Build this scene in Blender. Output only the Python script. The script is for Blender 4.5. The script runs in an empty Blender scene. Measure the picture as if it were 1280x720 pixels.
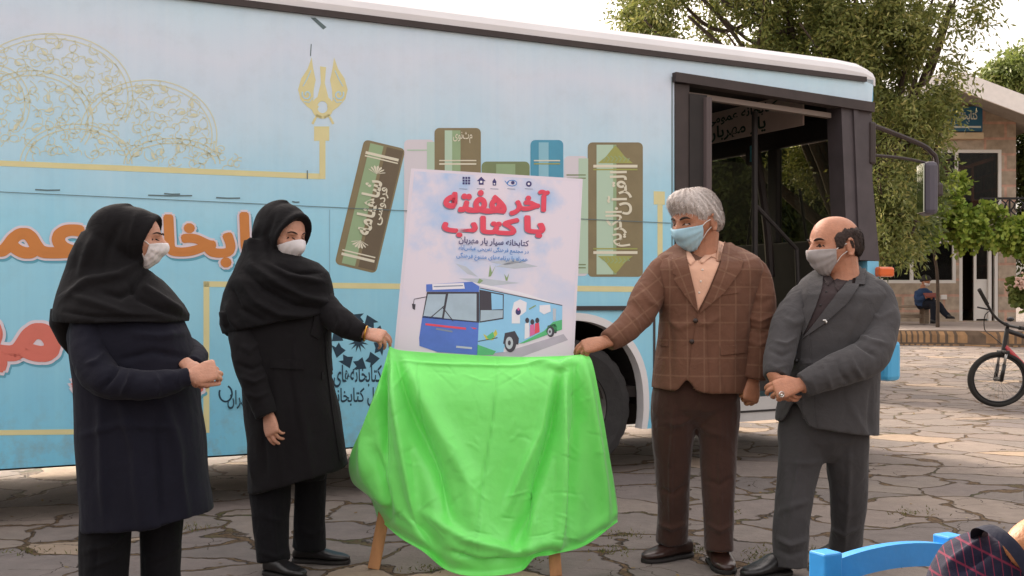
import bpy, bmesh, math, random
import numpy as np
from mathutils import Vector, Matrix
from mathutils.bvhtree import BVHTree
from mathutils.geometry import tessellate_polygon
R = math.radians
random.seed(7)
RNG = np.random.default_rng(7)
SC = bpy.context.scene
COL = SC.collection

# ------------------------------------------------------------------ camera, sky, sun, exposure
F, H, HY = 1400.0, 1.275, 377.0            # focal length in photo pixels, eye height, horizon row
cam_d = bpy.data.cameras.new('camera'); cam = bpy.data.objects.new('camera', cam_d); COL.objects.link(cam)
cam.location = (0, 0, H); cam.rotation_euler = (R(90), 0, 0)
cam_d.sensor_width = 36; cam_d.lens = F / 1280 * 36; cam_d.shift_y = (HY - 360) / 1280
cam_d.clip_start = 0.05; cam_d.clip_end = 2000
SC.camera = cam
SUN_EL, SUN_AZ = R(27), R(-32)             # azimuth measured from +Y (straight ahead) towards +X
world = bpy.data.worlds.new('World'); SC.world = world; world.use_nodes = True
wn, wl = world.node_tree.nodes, world.node_tree.links
sky = wn.new('ShaderNodeTexSky'); sky.sky_type = 'NISHITA'; sky.sun_disc = False
sky.sun_elevation = SUN_EL; sky.sun_rotation = SUN_AZ
sky.air_density = 1.0; sky.dust_density = 4.0; sky.ozone_density = 1.0
hsv = wn.new('ShaderNodeHueSaturation'); hsv.inputs['Saturation'].default_value = 0.25
tint = wn.new('ShaderNodeMix'); tint.data_type = 'RGBA'; tint.blend_type = 'MULTIPLY'
tint.inputs['Factor'].default_value = 1.0; tint.inputs['B'].default_value = (1.08, 0.97, 0.88, 1)
wl.new(sky.outputs[0], hsv.inputs['Color']); wl.new(hsv.outputs[0], tint.inputs['A'])
# haze-veiled sky: brighter overhead than at the horizon
tcw = wn.new('ShaderNodeTexCoord'); sxw = wn.new('ShaderNodeSeparateXYZ'); wl.new(tcw.outputs['Generated'], sxw.inputs[0])
mrw = wn.new('ShaderNodeMapRange'); mrw.inputs[1].default_value = 0.0; mrw.inputs[2].default_value = 1.0; mrw.inputs[3].default_value = .5; mrw.inputs[4].default_value = 2.6
wl.new(sxw.outputs[2], mrw.inputs[0])
ov = wn.new('ShaderNodeMix'); ov.data_type = 'RGBA'; ov.blend_type = 'MULTIPLY'; ov.inputs['Factor'].default_value = 1.0
wl.new(tint.outputs['Result'], ov.inputs['A']); wl.new(mrw.outputs[0], ov.inputs['B'])
wl.new(ov.outputs['Result'], wn['Background'].inputs['Color'])
wn['Background'].inputs['Strength'].default_value = 0.15
sun_d = bpy.data.lights.new('sun', 'SUN'); sun_d.energy = 2.0; sun_d.angle = R(4); sun_d.color = (1.0, 0.86, 0.68)
sun = bpy.data.objects.new('sun', sun_d); COL.objects.link(sun)
_to = Vector((math.sin(SUN_AZ) * math.cos(SUN_EL), math.cos(SUN_AZ) * math.cos(SUN_EL), math.sin(SUN_EL)))
sun.rotation_euler = _to.to_track_quat('Z', 'Y').to_euler()
SC.view_settings.view_transform = 'Standard'; SC.view_settings.look = 'None'
SC.view_settings.exposure = 1.22; SC.view_settings.gamma = 1.0
SC.view_settings.use_curve_mapping = False
SC.cycles.max_bounces = 8; SC.cycles.transparent_max_bounces = 12
SC.cycles.use_denoising = True

# ------------------------------------------------------------------ small maths
def P(x, y, Y):
    """A point of the place seen at photo pixel (x, y) and standing Y metres ahead."""
    return Vector(((x - 640) / F * Y, Y, H - (y - HY) / F * Y))
def PA(x, y, Y): return np.array(P(x, y, Y))
def topx(co):
    return np.stack([640 + F * co[:, 0] / co[:, 1], HY - F * (co[:, 2] - H) / co[:, 1]], 1)
def nrm(v):
    v = np.asarray(v, float); return v / (np.linalg.norm(v) + 1e-12)
def _hash(ix, iy, iz, s):
    n = (ix.astype(np.int64) * 73856093) ^ (iy.astype(np.int64) * 19349663) ^ (iz.astype(np.int64) * 83492791) ^ (s * 2654435761)
    n = (n ^ (n >> 13)) * 1274126177 & 0x7fffffff
    return ((n ^ (n >> 16)) & 0xffff) / 32767.5 - 1.0
def vnoise(p, seed=0):
    p = np.asarray(p, float); i = np.floor(p); f = p - i; f = f * f * (3 - 2 * f); i = i.astype(np.int64)
    out = 0
    for a in (0, 1):
        for b in (0, 1):
            for c in (0, 1):
                w = (f[:, 0] if a else 1 - f[:, 0]) * (f[:, 1] if b else 1 - f[:, 1]) * (f[:, 2] if c else 1 - f[:, 2])
                out = out + w * _hash(i[:, 0] + a, i[:, 1] + b, i[:, 2] + c, seed)
    return out
def fbm(p, seed=0, octs=3):
    p = np.asarray(p, float); o = 0; a = 1.0
    for k in range(octs):
        o = o + a * vnoise(p * 2 ** k + 17.3 * k, seed + k); a *= .5
    return o
def catmull(pts, n):
    pts = np.asarray(pts, float); m = len(pts)
    if m == 2: 
        t = np.linspace(0, 1, n)[:, None]; return pts[0] * (1 - t) + pts[1] * t
    ext = np.vstack([2 * pts[0] - pts[1], pts, 2 * pts[-1] - pts[-2]])
    out = []
    for t in np.linspace(0, m - 1, n):
        k = min(int(t), m - 2); u = t - k; p0, p1, p2, p3 = ext[k:k + 4]
        out.append(.5 * ((2 * p1) + (-p0 + p2) * u + (2 * p0 - 5 * p1 + 4 * p2 - p3) * u * u + (-p0 + 3 * p1 - 3 * p2 + p3) * u ** 3))
    return np.array(out)

# ------------------------------------------------------------------ materials
def srgb(h):
    h = h.lstrip('#'); v = [int(h[i:i + 2], 16) / 255 for i in (0, 2, 4)]
    return tuple((c / 12.92 if c <= .04045 else ((c + .055) / 1.055) ** 2.4) for c in v)
MATS = {}
def mat(name, col, rough=.6, metal=0., var=.0, vscale=6., bump=0., bscale=60., sheen=0., trans=0., stretch=None, spec=None, coat=0., sss=0.):
    if name in MATS: return MATS[name]
    if isinstance(col, str): col = srgb(col)
    m = bpy.data.materials.new(name); m.use_nodes = True; nt = m.node_tree; N, L = nt.nodes, nt.links
    b = N['Principled BSDF']; b.inputs['Base Color'].default_value = (*col, 1); b.inputs['Roughness'].default_value = rough
    b.inputs['Metallic'].default_value = metal
    if spec is not None: b.inputs['Specular IOR Level'].default_value = spec
    if sheen: b.inputs['Sheen Weight'].default_value = sheen
    if coat: b.inputs['Coat Weight'].default_value = coat
    if sss:
        b.inputs['Subsurface Weight'].default_value = sss; b.inputs['Subsurface Radius'].default_value = (.012, .005, .003)
        b.inputs['Subsurface Scale'].default_value = .6
    tc = N.new('ShaderNodeTexCoord'); mp = N.new('ShaderNodeMapping'); L.new(tc.outputs['Object'], mp.inputs[0])
    if stretch: mp.inputs['Scale'].default_value = stretch
    if var:
        n = N.new('ShaderNodeTexNoise'); n.inputs['Scale'].default_value = vscale; n.inputs['Detail'].default_value = 5; n.inputs['Roughness'].default_value = .6
        L.new(mp.outputs[0], n.inputs['Vector'])
        r = N.new('ShaderNodeValToRGB'); lo = [max(0, c * (1 - var)) for c in col]; hi = [min(1, c * (1 + var)) for c in col]
        r.color_ramp.elements[0].position = .3; r.color_ramp.elements[1].position = .7
        r.color_ramp.elements[0].color = (*lo, 1); r.color_ramp.elements[1].color = (*hi, 1)
        L.new(n.outputs['Fac'], r.inputs[0]); L.new(r.outputs[0], b.inputs['Base Color'])
    if bump:
        n2 = N.new('ShaderNodeTexNoise'); n2.inputs['Scale'].default_value = bscale; n2.inputs['Detail'].default_value = 4
        L.new(mp.outputs[0], n2.inputs['Vector'])
        bp = N.new('ShaderNodeBump'); bp.inputs['Strength'].default_value = bump; bp.inputs['Distance'].default_value = .01
        L.new(n2.outputs['Fac'], bp.inputs['Height']); L.new(bp.outputs[0], b.inputs['Normal'])
    if trans:
        tr = N.new('ShaderNodeBsdfTranslucent'); tr.inputs[0].default_value = (*col, 1)
        if var: L.new(r.outputs[0], tr.inputs[0])
        mx = N.new('ShaderNodeMixShader'); mx.inputs[0].default_value = trans
        L.new(b.outputs[0], mx.inputs[1]); L.new(tr.outputs[0], mx.inputs[2]); L.new(mx.outputs[0], N['Material Output'].inputs['Surface'])
    MATS[name] = m
    return m
def glass_mat(name, tintc=(.75, .8, .78), alpha=.7, rough=.05):
    """thin pane: part clear tinted, part mirror"""
    if name in MATS: return MATS[name]
    m = bpy.data.materials.new(name); m.use_nodes = True; N, L = m.node_tree.nodes, m.node_tree.links
    b = N['Principled BSDF']; b.inputs['Base Color'].default_value = (.02, .022, .022, 1); b.inputs['Roughness'].default_value = rough
    t = N.new('ShaderNodeBsdfTransparent'); t.inputs[0].default_value = (*tintc, 1)
    mx = N.new('ShaderNodeMixShader'); mx.inputs[0].default_value = 1 - alpha
    L.new(t.outputs[0], mx.inputs[1]); L.new(b.outputs[0], mx.inputs[2]); L.new(mx.outputs[0], N['Material Output'].inputs['Surface'])
    MATS[name] = m
    return m

# ------------------------------------------------------------------ mesh building
class MB:
    def __init__(s): s.v = []; s.f = []; s.m = []; s.n = 0
    def add(s, verts, faces, mi=0):
        k = s.n; s.v.append(np.asarray(verts, float).reshape(-1, 3)); s.n += len(s.v[-1])
        s.f += [tuple(i + k for i in f) for f in faces]; s.m += [mi] * len(faces); return s
    def box(s, c, size, rot=None, mi=0, bevel=0.):
        hx, hy, hz = [q / 2 for q in size]
        v = np.array([(x, y, z) for x in (-hx, hx) for y in (-hy, hy) for z in (-hz, hz)])
        f = [(0, 1, 3, 2), (4, 6, 7, 5), (0, 4, 5, 1), (2, 3, 7, 6), (0, 2, 6, 4), (1, 5, 7, 3)]
        if bevel:
            bm = bmesh.new(); vs = [bm.verts.new(q) for q in v]
            for q in f: bm.faces.new([vs[i] for i in q])
            bmesh.ops.bevel(bm, geom=bm.edges[:], offset=bevel, segments=2, affect='EDGES', profile=.5)
            bm.verts.index_update(); v = np.array([q.co[:] for q in bm.verts]); f = [tuple(w.index for w in q.verts) for q in bm.faces]; bm.free()
        if rot is not None: v = v @ np.array(rot).T
        return s.add(v + np.array(c), f, mi)
    def beam(s, a, b, w, h, up=(0, 0, 1), mi=0, bevel=0.):
        a, b = np.array(a, float), np.array(b, float); z = nrm(b - a); x = np.cross(up, z)
        if np.linalg.norm(x) < 1e-3: x = np.cross((0, 1, 0), z)
        x = nrm(x); y = np.cross(z, x)
        return s.box((a + b) / 2, (w, h, np.linalg.norm(b - a)), np.stack([x, y, z], 1), mi, bevel)
    def rings(s, rings, mi=0, cap=True, close=False):
        n = len(rings[0]); base = 0; v = np.vstack(rings); f = []
        m = len(rings)
        for i in range(m if close else m - 1):
            j = (i + 1) % m
            for k in range(n):
                l = (k + 1) % n; f.append((i * n + k, i * n + l, j * n + l, j * n + k))
        if cap and not close:
            f.append(tuple(range(n))[::-1]); f.append(tuple((m - 1) * n + k for k in range(n)))
        return s.add(v, f, mi)
    def loft(s, secs, n=28, mi=0, cap=True):
        """secs: (centre, half-axis a, half-axis b[, exponent])"""
        rs = []
        for q in secs:
            c, a, b = (np.asarray(t, float) for t in q[:3]); e = q[3] if len(q) > 3 else 2.
            t = np.linspace(0, 2 * np.pi, n, endpoint=False); ct, st = np.cos(t), np.sin(t)
            x = np.sign(ct) * np.abs(ct) ** (2 / e); y = np.sign(st) * np.abs(st) ** (2 / e)
            rs.append(c + np.outer(x, a) + np.outer(y, b))
        return s.rings(rs, mi, cap)
    def tube(s, pts, rad, n=12, mi=0, seg=None, flat=1., up=(0, 1, 0.01), cap=True, smooth=True):
        pts = np.array(pts, float); rad = np.broadcast_to(np.array(rad, float), (len(pts),)) if np.ndim(rad) < 2 else np.array(rad)
        if smooth and len(pts) > 2:
            q = catmull(np.hstack([pts, np.array(rad)[:, None]]), seg or (len(pts) - 1) * 6 + 1)
            pts, rad = q[:, :3], np.maximum(q[:, 3], 1e-4)
        T = np.gradient(pts, axis=0); rs = []
        x = np.cross(up, nrm(T[0])); x = nrm(x) if np.linalg.norm(x) > 1e-6 else np.array([1., 0, 0])
        for p, t, r in zip(pts, T, rad):
            t = nrm(t); x = nrm(x - t * np.dot(x, t)); y = np.cross(t, x)
            a = np.linspace(0, 2 * np.pi, n, endpoint=False)
            rs.append(p + np.outer(np.cos(a), x) * r + np.outer(np.sin(a), y) * r * flat)
        return s.rings(rs, mi, cap)
    def ell(s, c, rad, rot=None, n=16, mi=0):
        u, w = np.linspace(0, 2 * np.pi, n, endpoint=False), np.linspace(0, np.pi, n // 2 + 1)
        v = [(0, 0, 1.)]; f = []
        for p in w[1:-1]: v += [(math.sin(p) * math.cos(t), math.sin(p) * math.sin(t), math.cos(p)) for t in u]
        v.append((0, 0, -1.)); k = len(w) - 2; last = len(v) - 1
        for j in range(n):
            l = (j + 1) % n; f.append((0, 1 + j, 1 + l))
            for i in range(k - 1): f.append((1 + i * n + j, 1 + (i + 1) * n + j, 1 + (i + 1) * n + l, 1 + i * n + l))
            f.append((last, 1 + (k - 1) * n + l, 1 + (k - 1) * n + j))
        v = np.array(v) * np.array(rad)
        if rot is not None: v = v @ np.array(rot).T
        return s.add(v + np.array(c), f, mi)
    def prism(s, poly, fn, d0, d1, mi=0):
        """closed solid from a 2-D polygon; fn(a, b, d) -> point"""
        n = len(poly); v = [fn(a, b, d0) for a, b in poly] + [fn(a, b, d1) for a, b in poly]
        tri = tessellate_polygon([[Vector((a, b, 0)) for a, b in poly]])
        f = [tuple(t) for t in tri] + [tuple(i + n for i in t[::-1]) for t in tri]
        f += [(i, (i + 1) % n, n + (i + 1) % n, n + i) for i in range(n)]
        return s.add(v, f, mi)
    def mesh(s, name='m'):
        me = bpy.data.meshes.new(name); v = np.vstack(s.v) if s.v else np.zeros((0, 3))
        me.from_pydata(v.tolist(), [], s.f); me.polygons.foreach_set('material_index', s.m); me.update(); return me
def fixn(me):
    bm = bmesh.new(); bm.from_mesh(me); bmesh.ops.recalc_face_normals(bm, faces=bm.faces[:]); bm.to_mesh(me); bm.free(); return me
def obj(name, me, mats, parent=None, smooth=False, origin=None):
    """link a mesh built in world coordinates; a parent's or its own origin is taken off"""
    if isinstance(me, MB): me = fixn(me.mesh(name))
    if not isinstance(mats, (list, tuple)): mats = [mats]
    me.name = name; mi = np.zeros(len(me.polygons), dtype=np.int32); me.polygons.foreach_get('material_index', mi)
    me.materials.clear()
    for m in mats: me.materials.append(m)
    me.polygons.foreach_set('material_index', np.minimum(mi, len(mats) - 1).astype(np.int32))
    o = bpy.data.objects.new(name, me); COL.objects.link(o)
    org = None
    if parent is not None:
        o.parent = parent; org = parent.get('_org')
    elif origin is not None:
        org = tuple(origin); o.location = origin
    if org is not None:
        me.transform(Matrix.Translation(-Vector(org))); o['_org'] = tuple(org)
    if smooth: me.polygons.foreach_set('use_smooth', [True] * len(me.polygons))
    return o
def root(name, loc):
    o = bpy.data.objects.new(name, None); COL.objects.link(o); o.location = loc; o.empty_display_size = .2; o['_org'] = tuple(loc); return o
def tag(o, label, cat, group=None, kind=None):
    if label: o['label'] = label
    if cat: o['category'] = cat
    if group: o['group'] = group
    if kind: o['kind'] = kind
    return o
def evalmesh(o):
    dg = bpy.context.evaluated_depsgraph_get(); dg.update()
    me = bpy.data.meshes.new_from_object(o.evaluated_get(dg)); return me
def remesh(mb, voxel=.008, smooth=4):
    me = fixn(mb.mesh('tmp')) if isinstance(mb, MB) else mb
    o = bpy.data.objects.new('tmp', me); COL.objects.link(o)
    r = o.modifiers.new('r', 'REMESH'); r.mode = 'VOXEL'; r.voxel_size = voxel
    if smooth:
        q = o.modifiers.new('s', 'SMOOTH'); q.factor = .5; q.iterations = smooth
    out = evalmesh(o); bpy.data.objects.remove(o); bpy.data.meshes.remove(me)
    return out
def getco(me):
    a = np.empty(len(me.vertices) * 3); me.vertices.foreach_get('co', a); return a.reshape(-1, 3)
def getno(me):
    a = np.empty(len(me.vertices) * 3); me.vertices.foreach_get('normal', a); return a.reshape(-1, 3)
def setco(me, co): me.vertices.foreach_set('co', co.ravel()); me.update()
def wrinkle(me, amp, scale, seed=0, octs=3, ridged=False):
    co, no = getco(me), getno(me); n = fbm(co * np.array(scale), seed, octs)
    if ridged: n = .6 - 2 * np.abs(n)
    setco(me, co + no * (amp * n)[:, None]); return me
def polydist(px, line):
    line = np.asarray(line, float); best = np.full(len(px), 1e9); tt = np.zeros(len(px)); m = len(line) - 1
    for i in range(m):
        a, b = line[i], line[i + 1]; d = b - a; L2 = d @ d + 1e-9
        t = np.clip(((px - a) @ d) / L2, 0, 1); q = np.linalg.norm(px - (a + t[:, None] * d), axis=1)
        k = q < best; best[k] = q[k]; tt[k] = (i + t[k]) / m
    return best, tt
def brush(me, strokes, facing=True):
    """folds: (polyline in photo pixels, width px, height m) raised on the side that looks at the photographer"""
    co, no = getco(me), getno(me); px = topx(co); disp = np.zeros(len(co))
    view = nrm_rows(np.array([0, 0, H]) - co); fac = np.clip((no * view).sum(1) * 2, 0, 1) if facing else 1
    for line, w, amp in strokes:
        d, t = polydist(px, line); disp += amp * np.exp(-(d / w) ** 2) * (1 - .75 * np.abs(2 * t - 1) ** 3)
    setco(me, co + no * (disp * fac)[:, None]); return me
def nrm_rows(a): return a / (np.linalg.norm(a, axis=1, keepdims=True) + 1e-12)
def bvh_of(me):
    return BVHTree.FromPolygons([v.co[:] for v in me.vertices], [tuple(p.vertices) for p in me.polygons])
def cast(bvh, x, y, Yd=5.4):
    o = Vector((0, 0, H)); d = (P(x, y, Yd) - o).normalized(); hit = bvh.ray_cast(o, d)
    if hit[0] is None:
        q = bvh.find_nearest(P(x, y, Yd)); return q[0], q[1]
    return hit[0], hit[1]
def patch(poly, bvh, off, th, Yd=5.4, step=4., mb=None, mi=0, wob=0.):
    """a thin solid piece of cloth lying on a surface; its outline is given in photo pixels"""
    bm = bmesh.new(); vs = [bm.verts.new((a, b, 0)) for a, b in poly]; bm.faces.new(vs)
    bmesh.ops.triangulate(bm, faces=bm.faces[:])
    for _ in range(6):
        e = [q for q in bm.edges if q.calc_length() > step]
        if not e: break
        bmesh.ops.subdivide_edges(bm, edges=e, cuts=1); bmesh.ops.triangulate(bm, faces=bm.faces[:])
    bm.verts.index_update(); V = []; Nn = []
    for q in bm.verts:
        c, n = cast(bvh, q.co.x, q.co.y, Yd)
        toc = (Vector((0, 0, H)) - c).normalized()
        if n.dot(toc) < 0: n = -n
        n = (n * .6 + toc * .4).normalized(); V.append(np.array(c + n * off)); Nn.append(np.array(n))
    faces = [tuple(w.index for w in q.verts) for q in bm.faces]; k = len(V)
    bedges = [(e.verts[0].index, e.verts[1].index) for e in bm.edges if len(e.link_faces) == 1]; bm.free()
    top = [v + n * th for v, n in zip(V, Nn)]
    f = faces + [tuple(i + k for i in q[::-1]) for q in faces] + [(a, b, b + k, a + k) for a, b in bedges]
    mb = mb or MB(); mb.add(V + top, f, mi); return mb
def ribbon(pts, w):
    """flat 2-D strip along a polyline -> list of quads"""
    pts = np.asarray(pts, float); T = np.gradient(pts, axis=0); T = nrm_rows(T); Nn = np.stack([-T[:, 1], T[:, 0]], 1)
    w = np.broadcast_to(np.array(w, float), (len(pts),))[:, None] / 2; L, Rr = pts + Nn * w, pts - Nn * w
    return [[tuple(L[i]), tuple(L[i + 1]), tuple(Rr[i + 1]), tuple(Rr[i])] for i in range(len(pts) - 1)]
def circ(cx, cy, rx, ry=None, n=20, a0=0, a1=360):
    ry = rx if ry is None else ry
    full = abs(a1 - a0) >= 360
    return [(cx + rx * math.cos(R(a)), cy + ry * math.sin(R(a))) for a in np.linspace(a0, a1, n, endpoint=not full)]

# ------------------------------------------------------------------ Persian lettering (shaped here, drawn with the built-in font)
_AR = {'ا': (0xFE8D, 2), 'آ': (0xFE81, 2), 'ب': (0xFE8F, 4), 'پ': (0xFB56, 4), 'ت': (0xFE95, 4), 'ج': (0xFE9D, 4), 'خ': (0xFEA5, 4), 'د': (0xFEA9, 2),
       'ر': (0xFEAD, 2), 'ز': (0xFEAF, 2), 'س': (0xFEB1, 4), 'ش': (0xFEB5, 4), 'ع': (0xFEC9, 4), 'ف': (0xFED1, 4), 'ق': (0xFED5, 4), 'ک': (0xFB8E, 4),
       'گ': (0xFB92, 4), 'ل': (0xFEDD, 4), 'م': (0xFEE1, 4), 'ن': (0xFEE5, 4), 'ه': (0xFEE9, 4), 'و': (0xFEED, 2), 'ی': (0xFBFC, 4), 'ح': (0xFEA1, 4)}
def shape_ar(s):
    out = []
    for i, c in enumerate(s):
        if c not in _AR:
            if c != '\u200c': out.append(c)
            continue
        b, n = _AR[c]; prev = i > 0 and s[i - 1] in _AR and _AR[s[i - 1]][1] == 4
        nxt = i + 1 < len(s) and s[i + 1] in _AR and n == 4
        out.append(chr(b + (3 if prev and nxt else 2 if nxt else 1 if prev else 0)))
    return ''.join(out[::-1])
_TX = {}
def glyphs(s, bold=0., res=3):
    """triangulated lettering, bbox of the plain letters mapped to the unit square"""
    k = (s, bold)
    if k in _TX: return _TX[k]
    def run(off):
        c = bpy.data.curves.new('t', 'FONT'); c.body = shape_ar(s); c.size = 1; c.resolution_u = res; c.offset = off
        o = bpy.data.objects.new('t', c); COL.objects.link(o); me = evalmesh(o)
        v = getco(me)[:, :2]; f = [tuple(p.vertices) for p in me.polygons]
        bpy.data.objects.remove(o); bpy.data.curves.remove(c); bpy.data.meshes.remove(me); return v, f
    v0, f0 = run(0.); lo, hi = v0.min(0), v0.max(0)
    v, f = (v0, f0) if not bold else run(bold)
    par = list(range(len(v)))                                  # joined letters overlap: each letter gets its own hair-thin level
    def find(i):
        while par[i] != i: par[i] = par[par[i]]; i = par[i]
        return i
    for q in f:
        for j in q[1:]: par[find(j)] = find(q[0])
    ids = {}; lev = np.array([ids.setdefault(find(i), len(ids)) for i in range(len(v))]) * .00006
    _TX[k] = ((v - lo) / (hi - lo), f, lev); return _TX[k]
class Plane:
    """a flat printed surface; drawings are given in photo pixels and land on it"""
    def __init__(s, o, n, toloc=None):
        s.o, s.n, s.toloc = np.array(o, float), nrm(n), toloc
        if s.n @ (np.array([0, 0, H]) - s.o) < 0: s.n = -s.n
    def at(s, x, y, off=0.):
        d = np.array([(x - 640) / F, 1, -(y - HY) / F]); c = np.array([0, 0, H]); t = ((s.o - c) @ s.n) / (d @ s.n)
        p = c + d * t + s.n * off
        return s.toloc(p) if s.toloc else p
    def poly(s, mb, pts, layer, mi=0):
        pts = [tuple(p) for p in pts]
        tri = tessellate_polygon([[Vector((a, b, 0)) for a, b in pts]])
        mb.add([s.at(a, b, layer) for a, b in pts], [tuple(t) for t in tri], mi); return mb
    def line(s, mb, pts, w, layer, mi=0):
        for q in ribbon(pts, w): mb.add([s.at(a, b, layer) for a, b in q], [(0, 1, 2, 3)], mi)
        return mb
    def fat(s, mb, txt, quad, layer, mi, rad):
        """lettering thickened by rad photo pixels on every side"""
        for k in range(10):
            dx, dy = rad * math.cos(k * math.pi / 5), rad * math.sin(k * math.pi / 5)
            s.text(mb, txt, [(a + dx, b + dy) for a, b in quad], layer + k * .00018, mi)
        return mb
    def text(s, mb, txt, quad, layer, mi=0, bold=0.):
        """quad: top-left, top-right, bottom-right, bottom-left in photo pixels"""
        v, f, lev = glyphs(txt, bold); q = np.array(quad, float); a, b = v[:, :1], 1 - v[:, 1:]
        p = q[0] * (1 - a) * (1 - b) + q[1] * a * (1 - b) + q[2] * a * b + q[3] * (1 - a) * b
        mb.add([s.at(x, y, layer + z) for (x, y), z in zip(p, lev)], f, mi); return mb
def rquad(cx, cy, w, h, deg=0):
    c, t = math.cos(R(deg)), math.sin(R(deg))
    return [(cx + a * c - b * t, cy + a * t + b * c) for a, b in ((-w / 2, -h / 2), (w / 2, -h / 2), (w / 2, h / 2), (-w / 2, h / 2))]
def rrect(cx, cy, w, h, r, deg=0, n=5):
    out = []
    for sx, sy, a0 in ((1, -1, -90), (1, 1, 0), (-1, 1, 90), (-1, -1, 180)):
        for a in np.linspace(a0, a0 + 90, n): out.append((sx * (w / 2 - r) + r * math.cos(R(a)), sy * (h / 2 - r) + r * math.sin(R(a))))
    c, t = math.cos(R(deg)), math.sin(R(deg))
    return [(cx + a * c - b * t, cy + a * t + b * c) for a, b in out]
# ================================================================== SETTING
def gz(Y):
    t = np.clip((np.asarray(Y, float) - 14) / 12, 0, 1); return .25 * t * t * (3 - 2 * t)
def ground_material():
    m = bpy.data.materials.new('crazy_paving'); m.use_nodes = True; N, L = m.node_tree.nodes, m.node_tree.links
    b = N['Principled BSDF']; b.inputs['Roughness'].default_value = .85; b.inputs['Specular IOR Level'].default_value = .25
    tc = N.new('ShaderNodeTexCoord')
    def noise(scale, detail=4, vec=None, rough=.55):
        n = N.new('ShaderNodeTexNoise'); n.inputs['Scale'].default_value = scale; n.inputs['Detail'].default_value = detail; n.inputs['Roughness'].default_value = rough
        L.new(vec or tc.outputs['Object'], n.inputs['Vector']); return n
    def math_(op, a, b_=None, c=None):
        q = N.new('ShaderNodeMath'); q.operation = op
        for i, z in enumerate((a, b_, c)):
            if z is None: continue
            if isinstance(z, (int, float)): q.inputs[i].default_value = z
            else: L.new(z, q.inputs[i])
        return q.outputs[0]
    def mixc(f, a, b_, blend='MIX'):
        q = N.new('ShaderNodeMix'); q.data_type = 'RGBA'; q.blend_type = blend
        for nm, z in (('Factor', f), ('A', a), ('B', b_)):
            if isinstance(z, (int, float)): q.inputs[nm].default_value = z
            elif isinstance(z, tuple): q.inputs[nm].default_value = (*z, 1)
            else: L.new(z, q.inputs[nm])
        return q.outputs['Result']
    def ramp(f, stops):
        r = N.new('ShaderNodeValToRGB'); e = r.color_ramp.elements
        while len(e) < len(stops): e.new(.5)
        for q, (p, c) in zip(e, stops): q.position = p; q.color = (*c, 1) if isinstance(c, tuple) else (c, c, c, 1)
        L.new(f, r.inputs[0]); return r.outputs[0]
    # bent coordinates so that the slabs are irregular
    w = noise(1.3, 2); wv = N.new('ShaderNodeVectorMath'); wv.operation = 'MULTIPLY_ADD'
    L.new(w.outputs['Color'], wv.inputs[0]); wv.inputs[1].default_value = (1.0, .8, 0); L.new(tc.outputs['Object'], wv.inputs[2])
    w2 = noise(9, 3); wv2 = N.new('ShaderNodeVectorMath'); wv2.operation = 'MULTIPLY_ADD'
    L.new(w2.outputs['Color'], wv2.inputs[0]); wv2.inputs[1].default_value = (.13, .11, 0); L.new(wv.outputs[0], wv2.inputs[2])
    fl = N.new('ShaderNodeVectorMath'); fl.operation = 'MULTIPLY'; fl.inputs[1].default_value = (1, 1, 0); L.new(wv2.outputs[0], fl.inputs[0])
    def vor(scale, feat):
        v = N.new('ShaderNodeTexVoronoi'); v.voronoi_dimensions = '2D'; v.feature = feat; v.inputs['Scale'].default_value = scale
        v.inputs['Randomness'].default_value = .95; L.new(fl.outputs[0], v.inputs['Vector']); return v
    SCL = 1.85
    ve, vc = vor(SCL, 'DISTANCE_TO_EDGE'), vor(SCL, 'F1')
    jn = noise(2.2, 3)
    width = math_('MULTIPLY_ADD', jn.outputs['Fac'], .13, -.042)
    edge = math_('SUBTRACT', ve.outputs['Distance'], width)
    stone = ramp(edge, [(0., 0.), (.02, 1.)])                 # 1 on the slab, 0 in the joint
    crack = vor(SCL * 1.7, 'DISTANCE_TO_EDGE')
    ckm = noise(1.1, 2); cm = math_('GREATER_THAN', ckm.outputs['Fac'], .55)
    ck = math_('MULTIPLY', math_('LESS_THAN', crack.outputs['Distance'], .011), cm)
    sep = N.new('ShaderNodeSeparateColor'); L.new(vc.outputs['Color'], sep.inputs[0])
    base = ramp(sep.outputs[0], [(0., srgb('#6d6561')), (.35, srgb('#7e746d')), (.6, srgb('#8a7d73')), (.85, srgb('#736a67')), (1., srgb('#a38e79'))])
    st = noise(7, 8, None, .7); base = mixc(.65, base, ramp(st.outputs['Fac'], [(.25, .38), (.5, .5), (.75, .66)]), 'OVERLAY')
    big = noise(.45, 3); base = mixc(.35, base, ramp(big.outputs['Fac'], [(.3, .42), (.7, .6)]), 'OVERLAY')
    dn = noise(25, 6, None, .7); dirt = ramp(dn.outputs['Fac'], [(.3, srgb('#2f251d')), (.5, srgb('#5c4936')), (.7, srgb('#7d6647'))])
    mo = noise(1.7, 4); moss = math_('MULTIPLY', ramp(mo.outputs['Fac'], [(.52, 0.), (.66, 1.)]), ramp(dn.outputs['Fac'], [(.4, 0.), (.55, 1.)]))
    dirt = mixc(moss, dirt, srgb('#4a4e2c'))
    dk = ramp(edge, [(0., 1.), (.012, .35), (.03, 1.)])          # thin dark gap beside the slabs' rims
    col = mixc(stone, dirt, base); col = mixc(math_('MULTIPLY', ck, stone), col, srgb('#3f342c'))
    gapn = noise(1.9, 2); gm = ramp(gapn.outputs['Fac'], [(.45, 0.), (.6, .8)])
    col = mixc(gm, col, mixc(1., col, dk, 'MULTIPLY'))
    L.new(col, b.inputs['Base Color'])
    hgt = math_('ADD', math_('MULTIPLY', stone, 1.), math_('MULTIPLY', st.outputs['Fac'], .35))
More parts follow.
